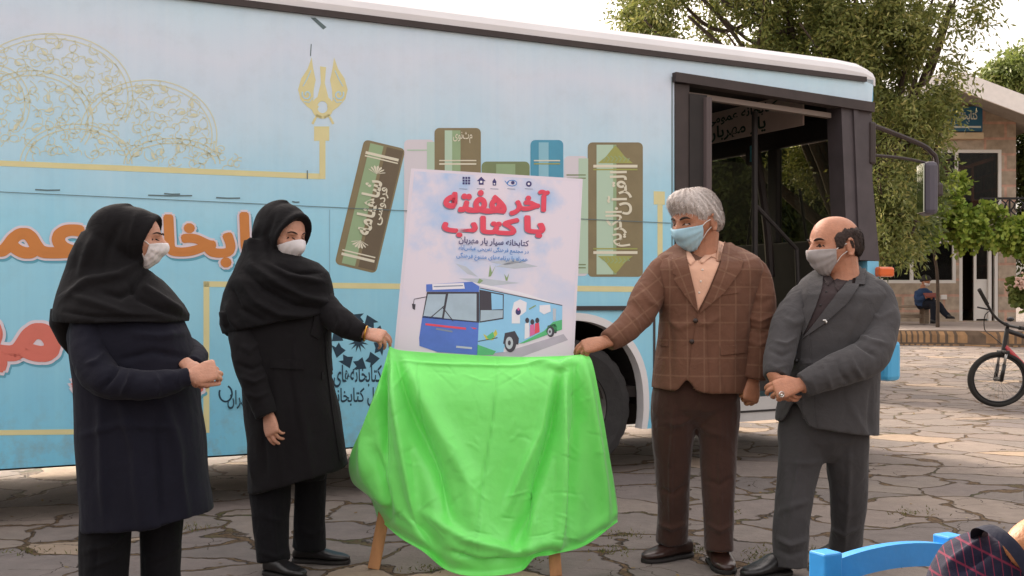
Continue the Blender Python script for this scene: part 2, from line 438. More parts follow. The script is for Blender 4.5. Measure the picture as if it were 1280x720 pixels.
    hgt = math_('ADD', hgt, math_('MULTIPLY', sep.outputs[1], .5)); hgt = math_('SUBTRACT', hgt, math_('MULTIPLY', ck, .5))
    hgt = math_('ADD', hgt, math_('MULTIPLY', dn.outputs['Fac'], .15))
    bp = N.new('ShaderNodeBump'); bp.inputs['Strength'].default_value = 1.; bp.inputs['Distance'].default_value = .05
    L.new(hgt, bp.inputs['Height']); L.new(bp.outputs[0], b.inputs['Normal'])
    return m
def build_ground():
    xs = np.concatenate([[-400, -150, -60, -25], np.arange(-12, 20.1, 1.0), [30, 60, 150, 400]])
    ys = np.concatenate([[-200, -60, -20, -5], np.arange(0, 40.1, 1.0), [60, 120, 300, 900]])
    mb = MB(); X, Y = np.meshgrid(xs, ys); Z = gz(Y); n = len(xs)
    v = np.stack([X, Y, Z], -1).reshape(-1, 3)
    f = [(j * n + i, j * n + i + 1, (j + 1) * n + i + 1, (j + 1) * n + i) for j in range(len(ys) - 1) for i in range(n - 1)]
    mb.add(v, f); o = obj('ground', mb, ground_material(), smooth=True); tag(o, None, None, kind='structure')
build_ground()

# ------------------------------------------------------------------ foliage
def leaf_mat(name, cols, rough=.55, tr=.35):
    m = bpy.data.materials.new(name); m.use_nodes = True; N, L = m.node_tree.nodes, m.node_tree.links
    b = N['Principled BSDF']; b.inputs['Roughness'].default_value = rough; b.inputs['Specular IOR Level'].default_value = .35
    g = N.new('ShaderNodeNewGeometry'); r = N.new('ShaderNodeValToRGB'); e = r.color_ramp.elements
    while len(e) < len(cols): e.new(.5)
    for i, (q, c) in enumerate(zip(e, cols)): q.position = i / (len(cols) - 1); q.color = (*srgb(c), 1)
    L.new(g.outputs['Random Per Island'], r.inputs[0]); L.new(r.outputs[0], b.inputs['Base Color'])
    t = N.new('ShaderNodeBsdfTranslucent'); L.new(r.outputs[0], t.inputs[0]); mx = N.new('ShaderNodeMixShader'); mx.inputs[0].default_value = tr
    L.new(b.outputs[0], mx.inputs[1]); L.new(t.outputs[0], mx.inputs[2]); L.new(mx.outputs[0], N['Material Output'].inputs['Surface'])
    return m
def foliage(blobs, n, leaflets=7, L=.085, W=.03, rach=.24, droop=.7, seed=1, gap=-.15, gscale=1.3, broad=False):
    g = np.random.default_rng(seed); B = np.array([[*b[0], *b[1]] for b in blobs], float)
    wgt = (B[:, 3] * B[:, 4] * B[:, 5]) ** .75; wgt /= wgt.sum(); k = g.choice(len(B), int(n * 2.2), p=wgt)
    d = nrm_rows(g.normal(size=(len(k), 3))); rr = g.random(len(k)) ** .42
    p = B[k, :3] + d * B[k, 3:] * rr[:, None] * (1 + .22 * g.normal(size=len(k)))[:, None].clip(.6, 1.35)
    keep = vnoise(p * gscale + seed, seed) + .6 * vnoise(p * gscale * 2.7, seed + 1) > gap
    p, d = p[keep][:n], d[keep][:n]; m = len(p)
    ax = nrm_rows(d * .8 + g.normal(size=(m, 3)) * .6 + np.array([0, 0, -droop]))
    side = nrm_rows(np.cross(ax, g.normal(size=(m, 3)))); up = np.cross(side, ax)
    V = []; 
    for i in range(leaflets):
        t = (i + .5) / leaflets; s = (1 if i % 2 else -1) if i < leaflets - 1 else 0
        base = p + ax * (rach * (t - .5)) + np.array([0, 0, -.25 * rach]) * t * t
        dr = nrm_rows(ax * (.55 if s else 1) + side * s * .8 + g.normal(size=(m, 3)) * .28 + np.array([0, 0, -.25 * droop]))
        sd = nrm_rows(np.cross(dr, up + g.normal(size=(m, 3)) * .5)); l = L * g.uniform(.7, 1.25, (m, 1)); w = W * g.uniform(.75, 1.2, (m, 1))
        nn = np.cross(sd, dr)
        if broad:
            q = np.stack([base, base + dr * l * .35 + sd * w + nn * w * .2, base + dr * l * .8 + sd * w * .6, base + dr * l, base + dr * l * .75 - sd * w * .7, base + dr * l * .3 - sd * w + nn * w * .2], 1)
        else:
            q = np.stack([base, base + dr * l * .45 + sd * w * .5 + nn * w * .15, base + dr * l, base + dr * l * .45 - sd * w * .5 + nn * w * .15], 1)
        V.append(q)
    V = np.concatenate(V, 0); c = V.shape[1]; me = bpy.data.meshes.new('crown'); nv = len(V) * c
    me.vertices.add(nv); me.vertices.foreach_set('co', V.reshape(-1))
    me.loops.add(nv); me.loops.foreach_set('vertex_index', np.arange(nv, dtype=np.int32))
    me.polygons.add(len(V)); me.polygons.foreach_set('loop_start', np.arange(0, nv, c, dtype=np.int32)); me.polygons.foreach_set('loop_total', np.full(len(V), c, dtype=np.int32))
    me.update(); me.validate(); return me
BARK = mat('bark', '#4a3c31', .9, var=.35, vscale=9, bump=.8, bscale=14, stretch=(3, 3, .6))
def tree(name, label, base, blobs, n, lm, trunk_r=.16, group='trees around the square', limbs=True, cat='tree', **kw):
    base = np.array(base, float); r = root(name, base); tag(r, label, cat, group)
    g = np.random.default_rng(kw.get('seed', 1)); mb = MB()
    cs = np.array([b[0] for b in blobs], float); ctr = cs.mean(0); fork = base + (ctr - base) * .45; fork[:2] = base[:2] * .85 + ctr[:2] * .15
    mb.tube([base - [0, 0, .05], base + (fork - base) * .3 + [.04, 0, 0], fork], [trunk_r * 1.25, trunk_r, trunk_r * .8], 10)
    for b in blobs:
        c = np.array(b[0], float); mid = (fork + c) / 2 + g.normal(size=3) * .15
        mb.tube([fork, mid, c], [trunk_r * .45, trunk_r * .25, trunk_r * .1], 7)
        for _ in range(4):
            e = c + nrm(g.normal(size=3)) * np.array(b[1]) * .85; m2 = (mid + e) / 2 + g.normal(size=3) * .12
            mb.tube([mid + (c - mid) * g.random(), m2, e], [trunk_r * .22, trunk_r * .14, .012], 5)
    obj('trunk', mb, BARK, r, True)
    obj('crown', foliage(blobs, n, **kw), lm, r)
    return r
LM_ASH = leaf_mat('ash_leaves', ['#59622f', '#757c3e', '#8f914f', '#646d38', '#b0a866'])
LM_DARK = leaf_mat('dark_leaves', ['#414d27', '#5a6634', '#6f7740', '#4c5a30'])
LM_VINE = leaf_mat('vine_leaves', ['#66802e', '#8a9f3e', '#a2b04c', '#728a3c', '#bcc260'])
LM_LIGHT = leaf_mat('light_leaves', ['#66743a', '#808c4a', '#5a6a34', '#98a05c'])
def pb(x, y, Y, rx, ry, rd):
    """a leaf clump whose centre is seen at (x, y) at depth Y; radii in photo pixels, depth radius in metres"""
    return (PA(x, y, Y), (rx * Y / F, rd, ry * Y / F))
ASH = [pb(860, 20, 14.5, 95, 70, 1.0), pb(960, 40, 14.8, 110, 90, 1.2), pb(1060, 60, 14.3, 95, 90, 1.1), pb(1140, 50, 14, 80, 75, 1.0), pb(1190, 5, 14, 46, 48, .8),
       pb(1120, 150, 13.8, 58, 60, .9), pb(1100, 230, 13.8, 50, 60, .8), pb(960, -70, 14.5, 190, 60, 1.4), pb(1110, -50, 14.2, 110, 55, 1.2),
       pb(1108, 290, 14, 46, 42, .7), pb(1172, 125, 13.9, 26, 30, .4), pb(800, 25, 14.8, 45, 35, .7), pb(1040, 160, 15, 80, 80, .9)]
tree('ash_tree', 'tall feathery ash tree rising right behind the front end of the blue bus', (4.45, 14.6, 0.0), ASH, 12500, LM_ASH, .2, seed=3, gap=.02, droop=.4, L=.088, W=.029, rach=.28, gscale=1.7)
tree('broadleaf_tree', 'dark bushy tree seen through the left half of the bus windscreen', (3.2, 19.0, gz(19)), [pb(880, 190, 19, 90, 80, 1.2), pb(930, 250, 18.5, 90, 70, 1.1), pb(860, 280, 19, 80, 60, 1.)], 7500, LM_DARK, .045, seed=5, gap=-.4, L=.15, W=.06, rach=.35)
tree('broadleaf_tree', 'dark bushy tree seen through the right half of the bus windscreen, left of the house', (5.6, 20.0, gz(20)), [pb(1030, 200, 20, 90, 80, 1.2), pb(1070, 270, 19.5, 80, 60, 1.1), pb(1110, 215, 21, 60, 70, 1.)], 7500, LM_DARK, .045, seed=6, gap=-.4, L=.15, W=.06, rach=.35)
tree('broadleaf_tree', 'pale green treetop showing above the gable of the house', (16.0, 38, .25), [pb(1270, 95, 38, 34, 20, 1.3), pb(1300, 80, 38, 40, 30, 1.5), pb(1245, 88, 38, 14, 8, .7)], 1500, LM_LIGHT, .25, seed=8, gap=-.1, L=.22, W=.09, rach=.5)
tree('broadleaf_tree', 'dark tree filling the gap right of the house corner', (14.4, 31, .25), [pb(1300, 200, 31, 28, 70, 1.0), pb(1310, 290, 30.5, 34, 50, 1.0)], 2600, LM_DARK, .16, seed=9, gap=-.4, L=.16, W=.08, rach=.35)
for i, (x, Y, s, lb) in enumerate([(-9, 27, 3.2, 'tall tree hidden mostly behind the rear of the blue bus'), (-2.5, 30, 3.6, 'broad tree hidden behind the middle of the blue bus')]):
    b = [((x, Y, 3.4), (s, 2, 2.2)), ((x + 1.6, Y - .5, 2.6), (2.2, 1.5, 1.8)), ((x - 1.8, Y, 2.7), (2.2, 1.6, 1.7))]
    tree('broadleaf_tree', lb, (x, Y, .25), b, 2500, LM_DARK, .2, seed=20 + i, gap=-.35, L=.25, W=.12, rach=.5)

# ------------------------------------------------------------------ house, terrace, bench
HYD = 30.0
WALL = bpy.data.materials.new('stone_block_wall')
def block_wall(m, c1, c2, cm, scale, bw=.5, rh=.25, mort=.02):
    m.use_nodes = True; N, L = m.node_tree.nodes, m.node_tree.links; b = N['Principled BSDF']; b.inputs['Roughness'].default_value = .85
    tc = N.new('ShaderNodeTexCoord'); sx = N.new('ShaderNodeSeparateXYZ'); cx = N.new('ShaderNodeCombineXYZ'); L.new(tc.outputs['Object'], sx.inputs[0])
    ad = N.new('ShaderNodeMath'); ad.operation = 'ADD'; L.new(sx.outputs[0], ad.inputs[0]); L.new(sx.outputs[1], ad.inputs[1])
    L.new(ad.outputs[0], cx.inputs[0]); L.new(sx.outputs[2], cx.inputs[1])
    t = N.new('ShaderNodeTexBrick'); t.inputs['Scale'].default_value = scale; t.inputs['Color1'].default_value = (*srgb(c1), 1); t.inputs['Color2'].default_value = (*srgb(c2), 1)
    t.inputs['Mortar'].default_value = (*srgb(cm), 1); t.inputs['Mortar Size'].default_value = mort; t.inputs['Brick Width'].default_value = bw; t.inputs['Row Height'].default_value = rh
    L.new(cx.outputs[0], t.inputs['Vector'])
    n = N.new('ShaderNodeTexNoise'); n.inputs['Scale'].default_value = 5; n.inputs['Detail'].default_value = 6; L.new(tc.outputs['Object'], n.inputs['Vector'])
    mx = N.new('ShaderNodeMix'); mx.data_type = 'RGBA'; mx.blend_type = 'OVERLAY'; mx.inputs['Factor'].default_value = .6
    L.new(t.outputs['Color'], mx.inputs['A']); L.new(n.outputs['Fac'], mx.inputs['B']); L.new(mx.outputs['Result'], b.inputs['Base Color'])
    bp = N.new('ShaderNodeBump'); bp.inputs['Distance'].default_value = .02; bp.inputs['Strength'].default_value = .5; L.new(t.outputs['Fac'], bp.inputs['Height']); bp.invert = True
    L.new(bp.outputs[0], b.inputs['Normal'])
block_wall(WALL, '#ae9c89', '#9d8a76', '#bb937f', 1.0, 1.1, .42, .035)
BRICK = bpy.data.materials.new('edge_bricks'); block_wall(BRICK, '#b08a63', '#8d6a4c', '#6a5848', 1.0, .11, .3, .02)
CREAM = mat('cream_paint', '#cdb796', .7, var=.1, vscale=3)
WHITE = mat('white_frame', '#d9d2ca', .5)
ROOFW = mat('white_fascia', '#f0e8e1', .6, var=.06)
SOFF = mat('soffit', '#a2978d', .8, var=.1)
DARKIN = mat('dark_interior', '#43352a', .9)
CURT = mat('brown_interior', '#8a5f48', .9, var=.3, vscale=4)
PANE = glass_mat('house_glass', (.75, .7, .65), .78, .03)
IRON = mat('black_iron', '#1c1a1a', .5)
def hp(x, y, dy=0.): return PA(x, y, HYD + dy)
HZ = lambda y: H - (y - HY) / F * HYD
HX = lambda x: (x - 640) / F * HYD
hr = root('house', (HX(1180), HYD, .6)); tag(hr, 'two storey stone block house with white gable roof behind the tree', 'house')
def wall_with_holes(mb, x0, x1, z0, z1, holes, y, th, top=None, mi=0):
    xs = sorted({x0, x1, *[h[0] for h in holes], *[h[1] for h in holes]}); zs = sorted({z0, z1, *[h[2] for h in holes], *[h[3] for h in holes]})
    for a, b in zip(xs, xs[1:]):
        run = None
        for c, d in zip(zs, zs[1:]):
            mx, mz = (a + b) / 2, (c + d) / 2
            if any(h[0] < mx < h[1] and h[2] < mz < h[3] for h in holes):
                if run: mb.box(((a + b) / 2, y + th / 2, (run[0] + run[1]) / 2), (b - a, th, run[1] - run[0]), None, mi); run = None
            else: run = (run[0], d) if run else (c, d)
        if run: mb.box(((a + b) / 2, y + th / 2, (run[0] + run[1]) / 2), (b - a, th, run[1] - run[0]), None, mi)
ZT = HZ(401)                                                # terrace level at the house
up_win = (HX(1040), HX(1252), HZ(275), HZ(187)); lo_win = (HX(1100), HX(1195), HZ(354), HZ(300)); lo_win2 = (HX(1020), HX(1090), HZ(354), HZ(300)); door = (HX(1199), HX(1248), ZT, HZ(300))
X0, X1 = HX(985), HX(1270); ZE = HZ(150)
mb = MB(); wall_with_holes(mb, X0, X1, .2, ZE, [up_win, lo_win, lo_win2, door], HYD, .25)
apx = HX(1192); mb.prism([(X0, ZE), (X1, ZE), (apx, HZ(100)), ], lambda a, b, d: (a, HYD + .02 + d, b), 0, .2)
mb.box((X1 - .1, HYD + 3.3, (ZE + .2) / 2), (.2, 6, ZE - .2)); mb.box((X0 + .1, HYD + 3.3, (ZE + .2) / 2), (.2, 6, ZE - .2)); mb.box(((X0 + X1) / 2, HYD + 6.4, (ZE + .2) / 2), (X1 - X0, .2, ZE - .2))
obj('wall', mb, WALL, hr)
mb = MB()                                                   # inner floors and partitions seen through the panes
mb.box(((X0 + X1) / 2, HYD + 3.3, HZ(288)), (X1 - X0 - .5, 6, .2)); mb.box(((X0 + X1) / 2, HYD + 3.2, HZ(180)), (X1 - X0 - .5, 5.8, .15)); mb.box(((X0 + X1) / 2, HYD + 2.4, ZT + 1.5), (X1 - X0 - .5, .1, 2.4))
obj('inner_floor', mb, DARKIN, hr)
mb = MB(); mb.box((HX(1135), HYD + .2, HZ(231)), (HX(1194) - HX(1080), .04, 1.7)); mb.beam((HX(1199), HYD + .2, HZ(212)), (HX(1248), HYD + .3, HZ(196)), .12, .1); mb.box((HX(1206), HYD + .3, HZ(240)), (.22, .06, 1.5)); mb.box((HX(1221), HYD + .3, HZ(240)), (.07, .08, 1.6)); mb.box((HX(1234), HYD + .32, HZ(260)), (.5, .06, .5))
obj('partition', mb, CURT, hr)
# roof: two slopes with white barge boards
yf = HYD - 1.6
def slope(xa, za, xb, zb, nm):
    mb = MB(); d = nrm(np.array([xb - xa, 0, zb - za])); n = np.array([-d[2], 0, d[0]]); n = n if n[2] > 0 else -n
    for (o0, o1, y0, y1, mi) in ((0, .1, yf + .04, HYD + 7, 1), (.103, .2, yf + .02, HYD + 7, 2), (-.24, .22, yf - .05, yf + .015, 0)):
        a, b = np.array([xa, 0, za]), np.array([xb, 0, zb]); v = [q + n * o + np.array([0, y, 0]) for o in (o0, o1) for q in (a, b) for y in (y0, y1)]
        mb.add(v, [(0, 1, 3, 2), (4, 6, 7, 5), (0, 2, 6, 4), (1, 5, 7, 3), (0, 4, 5, 1), (2, 3, 7, 6)], mi)
    obj(nm, mb, [ROOFW, SOFF, mat('roof_sheet', '#7a6f66', .7)], hr)
kx = yf / HYD
RX = lambda x: (x - 640) / F * yf
RZ = lambda y: H - (y - HY) / F * yf
slope(RX(1193), RZ(98), RX(1330), RZ(150), 'roof'); slope(RX(1191), RZ(98), RX(1010), RZ(168), 'roof')
def window(nm, w, mull, name_bars=True):
    x0, x1, z0, z1 = w; mb = MB(); y = HYD + .05; t = .085
    for x in (x0 + t / 2, x1 - t / 2): mb.box((x, y, (z0 + z1) / 2), (t, .09, z1 - z0))
    for z in (z0 + t / 2, z1 - t / 2): mb.box(((x0 + x1) / 2, y, z), (x1 - x0 - 2 * t, .086, t))
    for x in mull: mb.box((x, y, (z0 + z1) / 2), (t, .082, z1 - z0 - 2 * t))
    wf = obj(nm, mb, WHITE, hr); mb = MB(); mb.box(((x0 + x1) / 2, y + .01, (z0 + z1) / 2), (x1 - x0 - t, .012, z1 - z0 - t))
    p = obj('pane', mb, PANE, wf); return wf
window('window', up_win, [HX(1106), HX(1153), HX(1196)]); window('window', lo_win, [HX(1140)]); window('window', lo_win2, [])
mb = MB(); x0, x1, z0, z1 = door
for x in (x0 + .05, x1 - .05, x1 - .22): mb.box((x, HYD + .06, (z0 + z1) / 2), (.085, .1, z1 - z0))
df = obj('door_frame', mb, WHITE, hr)
mb = MB(); dx0, dx1 = HX(1219), HX(1240); mb.box(((dx0 + dx1) / 2, HYD + .1, z0 + .55), (dx1 - dx0, .04, 1.0)); mb.box((dx0 + .03, HYD + .1, (z0 + z1) / 2), (.07, .05, z1 - z0)); mb.box(((dx0 + dx1) / 2, HYD + .1, z0 + 1.08), (dx1 - dx0 - .14, .045, .07))
dl = obj('door', mb, WHITE, hr); mb = MB(); mb.box(((dx0 + dx1) / 2, HYD + .1, z0 + 1.6), (dx1 - dx0 - .1, .015, .96)); obj('pane', mb, PANE, dl)
# name board on the gable
mb = MB(); mb.box((HX(1180), HYD - .06, HZ(149.5)), (HX(1228) - HX(1136), .1, HZ(134) - HZ(165))); sg = obj('sign_board', mb, mat('sign_blue', '#22607f', .5, var=.06), hr)
mb = MB(); mb.box((HX(1180), HYD - .07, HZ(170.5)), (HX(1229) - HX(1135), .14, HZ(165.3) - HZ(173))); obj('sign_ledge', mb, CREAM, sg)
mb = MB(); mb.box((HX(1180), HYD - .115, HZ(159.5)), (HX(1226) - HX(1138), .006, .05)); mb.box((HX(1160), HYD - .115, HZ(155)), (.5, .006, .16))
hpl = Plane((HX(1180), HYD - .116, HZ(150)), (0, -1, 0)); hpl.text(mb, 'کتابخانه', [(1196, 138), (1222, 138), (1222, 152), (1196, 152)], .003, 0, .02)
hpl.poly(mb, circ(1150, 147, 5, 8), .003); obj('sign_lettering', mb, mat('sign_white', '#d8dccf', .6), sg)
# wrought iron balcony rail
mb = MB(); yr = HYD - .5; q = lambda x, y: PA(x, y, yr)
mb.tube([q(1225, 248), q(1300, 248)], .03, 6, smooth=False); mb.tube([q(1225, 276), q(1300, 276)], .025, 6, smooth=False)
for x in (1226, 1262, 1298): mb.tube([q(x, 248), q(x, 278)], .03, 6, smooth=False)
for x in np.arange(1230, 1300, 11):
    mb.tube([q(x, 250), q(x + 6, 256), q(x + 1, 263), q(x + 7, 270), q(x + 3, 276)], .02, 5); mb.tube([q(x + 8, 250), q(x + 4, 258), q(x + 9, 266)], .016, 5)
obj('balcony_rail', mb, IRON, hr)
mb = MB(); mb.box((HX(1262), HYD - .3, HZ(283)), (2.2, .58, .14)); obj('balcony_slab', mb, mat('pale_concrete', '#9a8d80', .85, var=.15), hr)
# terrace and its brick edge
mb = MB(); ty = 26.2
def yw(x, y, Y): return (x - 640) / F * Y, Y
tx0, tx1 = -4, 18
ts = catmull([(tx0, 26.6), (6, 26.4), (9.0, 26.3), (10.3, 26.0), (11.2, 25.4), (13, 25.2), (18, 25.3)], 40)
v = []; f = []
zt0 = .60
for i, (x, y) in enumerate(ts): v += [(x, y, .0), (x, y, zt0 - .1), (x, y + .02, zt0), (x, y + .45, zt0 + .004), (x, HYD + .02, ZT - .02)]
for i in range(len(ts) - 1):
    for k in range(4): f.append((i * 5 + k, (i + 1) * 5 + k, (i + 1) * 5 + k + 1, i * 5 + k + 1))
mb.add(v, f); me = fixn(mb.mesh()); me.polygons.foreach_set('material_index', [0 if i % 4 < 3 else 1 for i in range(len(me.polygons))])
tag(obj('terrace', me, [BRICK, mat('terrace_paving', '#a5968c', .85, var=.15, vscale=2)]), None, None, kind='structure')
# bench under the windows
WOODG = mat('weathered_wood', '#8a7866', .85, var=.25, vscale=8, stretch=(1, 6, 6))
bx0, bx1 = (1092 - 640) / F * 28.6, (1163 - 640) / F * 28.6
br = root('garden_bench', ((bx0 + bx1) / 2, 28.7, ZT - .05)); tag(br, 'low wooden bench against the house wall with a man on it', 'bench')
zb = ZT + .42; mb = MB(); mb.box(((bx0 + bx1) / 2, 28.7, zb - .03), (bx1 - bx0, .42, .07), bevel=.01); obj('seat', mb, WOODG, br)
for x in (bx0 + .12, bx1 - .12):
    mb = MB(); mb.box((x, 28.7, (ZT - .05 + zb - .065) / 2), (.12, .36, zb - .065 - ZT + .05), bevel=.01); obj('leg', mb, WOODG, br)
mb = MB(); mb.box(((bx0 + bx1) / 2, 28.7, ZT + .14), (bx1 - bx0 - .36, .1, .1)); obj('stretcher', mb, WOODG, br)
# wall socket box
mb = MB(); mb.box((HX(1179), HYD - .03, HZ(371.5)), (.16, .07, .13), bevel=.01); o = obj('wall_socket', mb, WHITE, hr)
# grape vine along the facade
vr = root('grape_vine', (HX(1180) - .6, 27.4, .62)); tag(vr, 'bright green vine trained in a band across the house front', 'climbing plant')
VB = [pb(x, y, 27.4, rx, ry, .35) for x, y, rx, ry in ((1095, 285, 30, 26), (1125, 292, 28, 24), (1155, 282, 30, 24), (1185, 280, 28, 26), (1212, 285, 26, 22), (1238, 280, 24, 24), (1262, 288, 26, 18), (1285, 292, 22, 24), (1165, 262, 22, 16), (1240, 268, 14, 12), (1198, 225, 8, 10), (1190, 245, 12, 14))]
mb = MB(); q = lambda x, y: PA(x, y, 27.5)
mb.tube([np.array([(1172 - 640) / F * 27.5, 27.5, .5]), q(1172, 350), q(1168, 300), q(1190, 286)], [.05, .04, .035, .03], 7)
mb.tube([q(1080, 292), q(1130, 288), q(1190, 286), q(1300, 290)], .03, 6); mb.tube([q(1190, 286), q(1188, 250), q(1200, 212)], .02, 5)
obj('stem', mb, BARK, vr, True); obj('foliage', foliage(VB, 3200, 5, L=.12, W=.058, rach=.3, droop=.5, seed=14, gap=-.35, gscale=1.8, broad=True), LM_VINE, vr)
sr = root('hydrangea_bush', ((1284 - 640) / F * 27, 27, .6)); tag(sr, 'small bush with pale pink flower heads at the house corner', 'bush')
SB = [pb(1284, 362, 27, 18, 18, .4), pb(1300, 372, 27, 20, 14, .4)]
obj('foliage', foliage(SB, 420, 5, L=.13, W=.07, rach=.22, droop=.3, seed=15, gap=-.6, broad=True), LM_LIGHT, sr)
g = np.random.default_rng(4)
for x, y in ((1272, 352), (1279, 348), (1286, 351), (1276, 359), (1292, 357)):
    c = PA(x, y, 26.6); mb = MB()
    for _ in range(16): mb.ell(c + g.normal(size=3) * .055, (.035, .035, .03), None, 6)
    obj('flower_head', mb, mat('petal', '#cfae9f', .8, var=.1), sr)
# ================================================================== BUS
B0 = np.array([(0 - 640) / F * 6.352, 6.352, 0.]); BD = np.array([.8886, .4587, 0.]); BD /= np.linalg.norm(BD); BN = np.array([-BD[1], BD[0], 0.])
BANG = math.atan2(BD[1], BD[0])
bus = bpy.data.objects.new('library_bus', None); COL.objects.link(bus); bus.location = B0; bus.rotation_euler = (0, 0, BANG)
tag(bus, 'sky blue mobile library bus with books and Persian lettering printed along its side', 'bus')
def bl(p): p = np.asarray(p) - B0; return np.array([p @ BD, p @ BN, p[2]])
BP = Plane(B0, BN, bl)
def uz(x, y): q = BP.at(x, y); return float(q[0]), float(q[2])
def bobj(name, mb, mats, parent=None, smooth=False): return obj(name, mb, mats, parent or bus, smooth)
U0, U1, BW = -4.2, uz(1092, 130)[0], 2.45
def wrap_mat():
    m = bpy.data.materials.new('bus_wrap'); m.use_nodes = True; N, L = m.node_tree.nodes, m.node_tree.links; b = N['Principled BSDF']
    b.inputs['Roughness'].default_value = .5; b.inputs['Specular IOR Level'].default_value = .35
    tc = N.new('ShaderNodeTexCoord'); sx = N.new('ShaderNodeSeparateXYZ'); L.new(tc.outputs['Object'], sx.inputs[0])
    n = N.new('ShaderNodeTexNoise'); n.inputs['Scale'].default_value = .55; n.inputs['Detail'].default_value = 3; L.new(tc.outputs['Object'], n.inputs['Vector'])
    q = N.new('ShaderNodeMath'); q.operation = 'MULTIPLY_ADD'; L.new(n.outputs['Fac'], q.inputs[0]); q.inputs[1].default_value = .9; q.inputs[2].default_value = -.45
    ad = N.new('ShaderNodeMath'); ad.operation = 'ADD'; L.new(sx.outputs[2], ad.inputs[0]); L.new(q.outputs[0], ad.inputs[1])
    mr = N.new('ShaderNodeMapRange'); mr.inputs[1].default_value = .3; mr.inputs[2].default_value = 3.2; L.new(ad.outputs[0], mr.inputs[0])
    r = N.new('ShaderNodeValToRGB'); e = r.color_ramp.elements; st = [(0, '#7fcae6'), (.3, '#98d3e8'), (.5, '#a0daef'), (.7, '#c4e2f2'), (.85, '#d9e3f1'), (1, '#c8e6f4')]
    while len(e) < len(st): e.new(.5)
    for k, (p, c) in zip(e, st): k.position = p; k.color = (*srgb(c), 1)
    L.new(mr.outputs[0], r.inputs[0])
    mp = N.new('ShaderNodeMapping'); mp.inputs['Scale'].default_value = (28, 1, .5); L.new(tc.outputs['Object'], mp.inputs[0])
    n2 = N.new('ShaderNodeTexNoise'); n2.inputs['Scale'].default_value = 1; n2.inputs['Detail'].default_value = 4; L.new(mp.outputs[0], n2.inputs['Vector'])
    mx = N.new('ShaderNodeMix'); mx.data_type = 'RGBA'; mx.blend_type = 'OVERLAY'; mx.inputs['Factor'].default_value = .10; L.new(r.outputs[0], mx.inputs['A']); L.new(n2.outputs['Fac'], mx.inputs['B'])
    n3 = N.new('ShaderNodeTexNoise'); n3.inputs['Scale'].default_value = 2.2; n3.inputs['Detail'].default_value = 5; L.new(tc.outputs['Object'], n3.inputs['Vector'])
    mx2 = N.new('ShaderNodeMix'); mx2.data_type = 'RGBA'; mx2.blend_type = 'OVERLAY'; mx2.inputs['Factor'].default_value = .14; L.new(mx.outputs['Result'], mx2.inputs['A']); L.new(n3.outputs['Fac'], mx2.inputs['B'])
    dn = N.new('ShaderNodeTexNoise'); dn.inputs['Scale'].default_value = 6; dn.inputs['Detail'].default_value = 8; dn.inputs['Roughness'].default_value = .7; L.new(tc.outputs['Object'], dn.inputs['Vector'])
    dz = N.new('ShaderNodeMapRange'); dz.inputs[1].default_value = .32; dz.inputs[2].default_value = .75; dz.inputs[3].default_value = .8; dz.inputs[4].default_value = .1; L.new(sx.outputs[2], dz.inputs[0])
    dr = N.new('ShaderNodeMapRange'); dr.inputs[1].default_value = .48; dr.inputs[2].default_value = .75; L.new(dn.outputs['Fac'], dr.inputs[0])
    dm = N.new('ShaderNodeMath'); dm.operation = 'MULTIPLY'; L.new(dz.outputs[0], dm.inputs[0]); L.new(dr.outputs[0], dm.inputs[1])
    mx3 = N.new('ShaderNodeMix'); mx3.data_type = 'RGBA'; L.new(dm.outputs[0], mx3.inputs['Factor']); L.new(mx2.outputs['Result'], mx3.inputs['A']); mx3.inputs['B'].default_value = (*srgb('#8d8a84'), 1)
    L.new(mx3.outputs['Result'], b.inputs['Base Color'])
    n4 = N.new('ShaderNodeTexNoise'); n4.inputs['Scale'].default_value = 1.1; L.new(tc.outputs['Object'], n4.inputs['Vector'])
    bp = N.new('ShaderNodeBump'); bp.inputs['Strength'].default_value = .25; bp.inputs['Distance'].default_value = .02; L.new(n4.outputs['Fac'], bp.inputs['Height']); L.new(bp.outputs[0], b.inputs['Normal'])
    return m
WRAP = wrap_mat()
BLUE = mat('bus_blue', '#63b4d8', .4, var=.06)
BWHITE = mat('bus_white', '#dcd8d8', .45, var=.07, vscale=1.5)
BLACK = mat('black_rubber', '#26201f', .7, var=.2)
BROWNBLK = mat('dark_frame', '#3a2f2d', .6, var=.2, vscale=5)
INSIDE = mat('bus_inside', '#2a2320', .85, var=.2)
STEEL = mat('dull_steel', '#b9b5b2', .55, var=.12, vscale=3)
TYRE = mat('tyre_rubber', '#2b2929', .8, var=.2, vscale=14, bump=.3, bscale=40)
GLASS = glass_mat('bus_glass', (.50, .50, .44), .80, .08)
ZB, ZG, ZR = .325, 3.14, 3.30
wu = uz(716, 500)[0]; ar, az_ = uz(808, 480)[0] - wu, uz(740, 392)[1]
DU0, DZ = uz(843, 200)[0], 2.955
arc = [(wu + ar * math.cos(t), .5 + (az_ - .5) * abs(math.sin(t)) ** .8) for t in np.linspace(math.pi, 0, 20)]
DZ0 = 1.12
out = [(U0, ZB), (wu - ar, ZB)] + arc + [(wu + ar, ZB), (DU0, ZB), (DU0, DZ), (U1 - .02, 2.93), (U1, ZG), (U0, ZG)]
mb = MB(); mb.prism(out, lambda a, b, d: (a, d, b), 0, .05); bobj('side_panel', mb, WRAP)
mb = MB()                                                       # sill panel under the doorway
mb.prism([(DU0 + .004, ZB), (U1, ZB + .02), (U1, .52), (DU0 + .004, .52)], lambda a, b, d: (a, d, b), .004, .05, 0)
mb.prism([(DU0 + .01, .40), (U1 - .02, .41), (U1 - .02, .425), (DU0 + .01, .415)], lambda a, b, d: (a, d, b), -.004, .003, 1); bobj('door_sill', mb, [STEEL, BLACK])
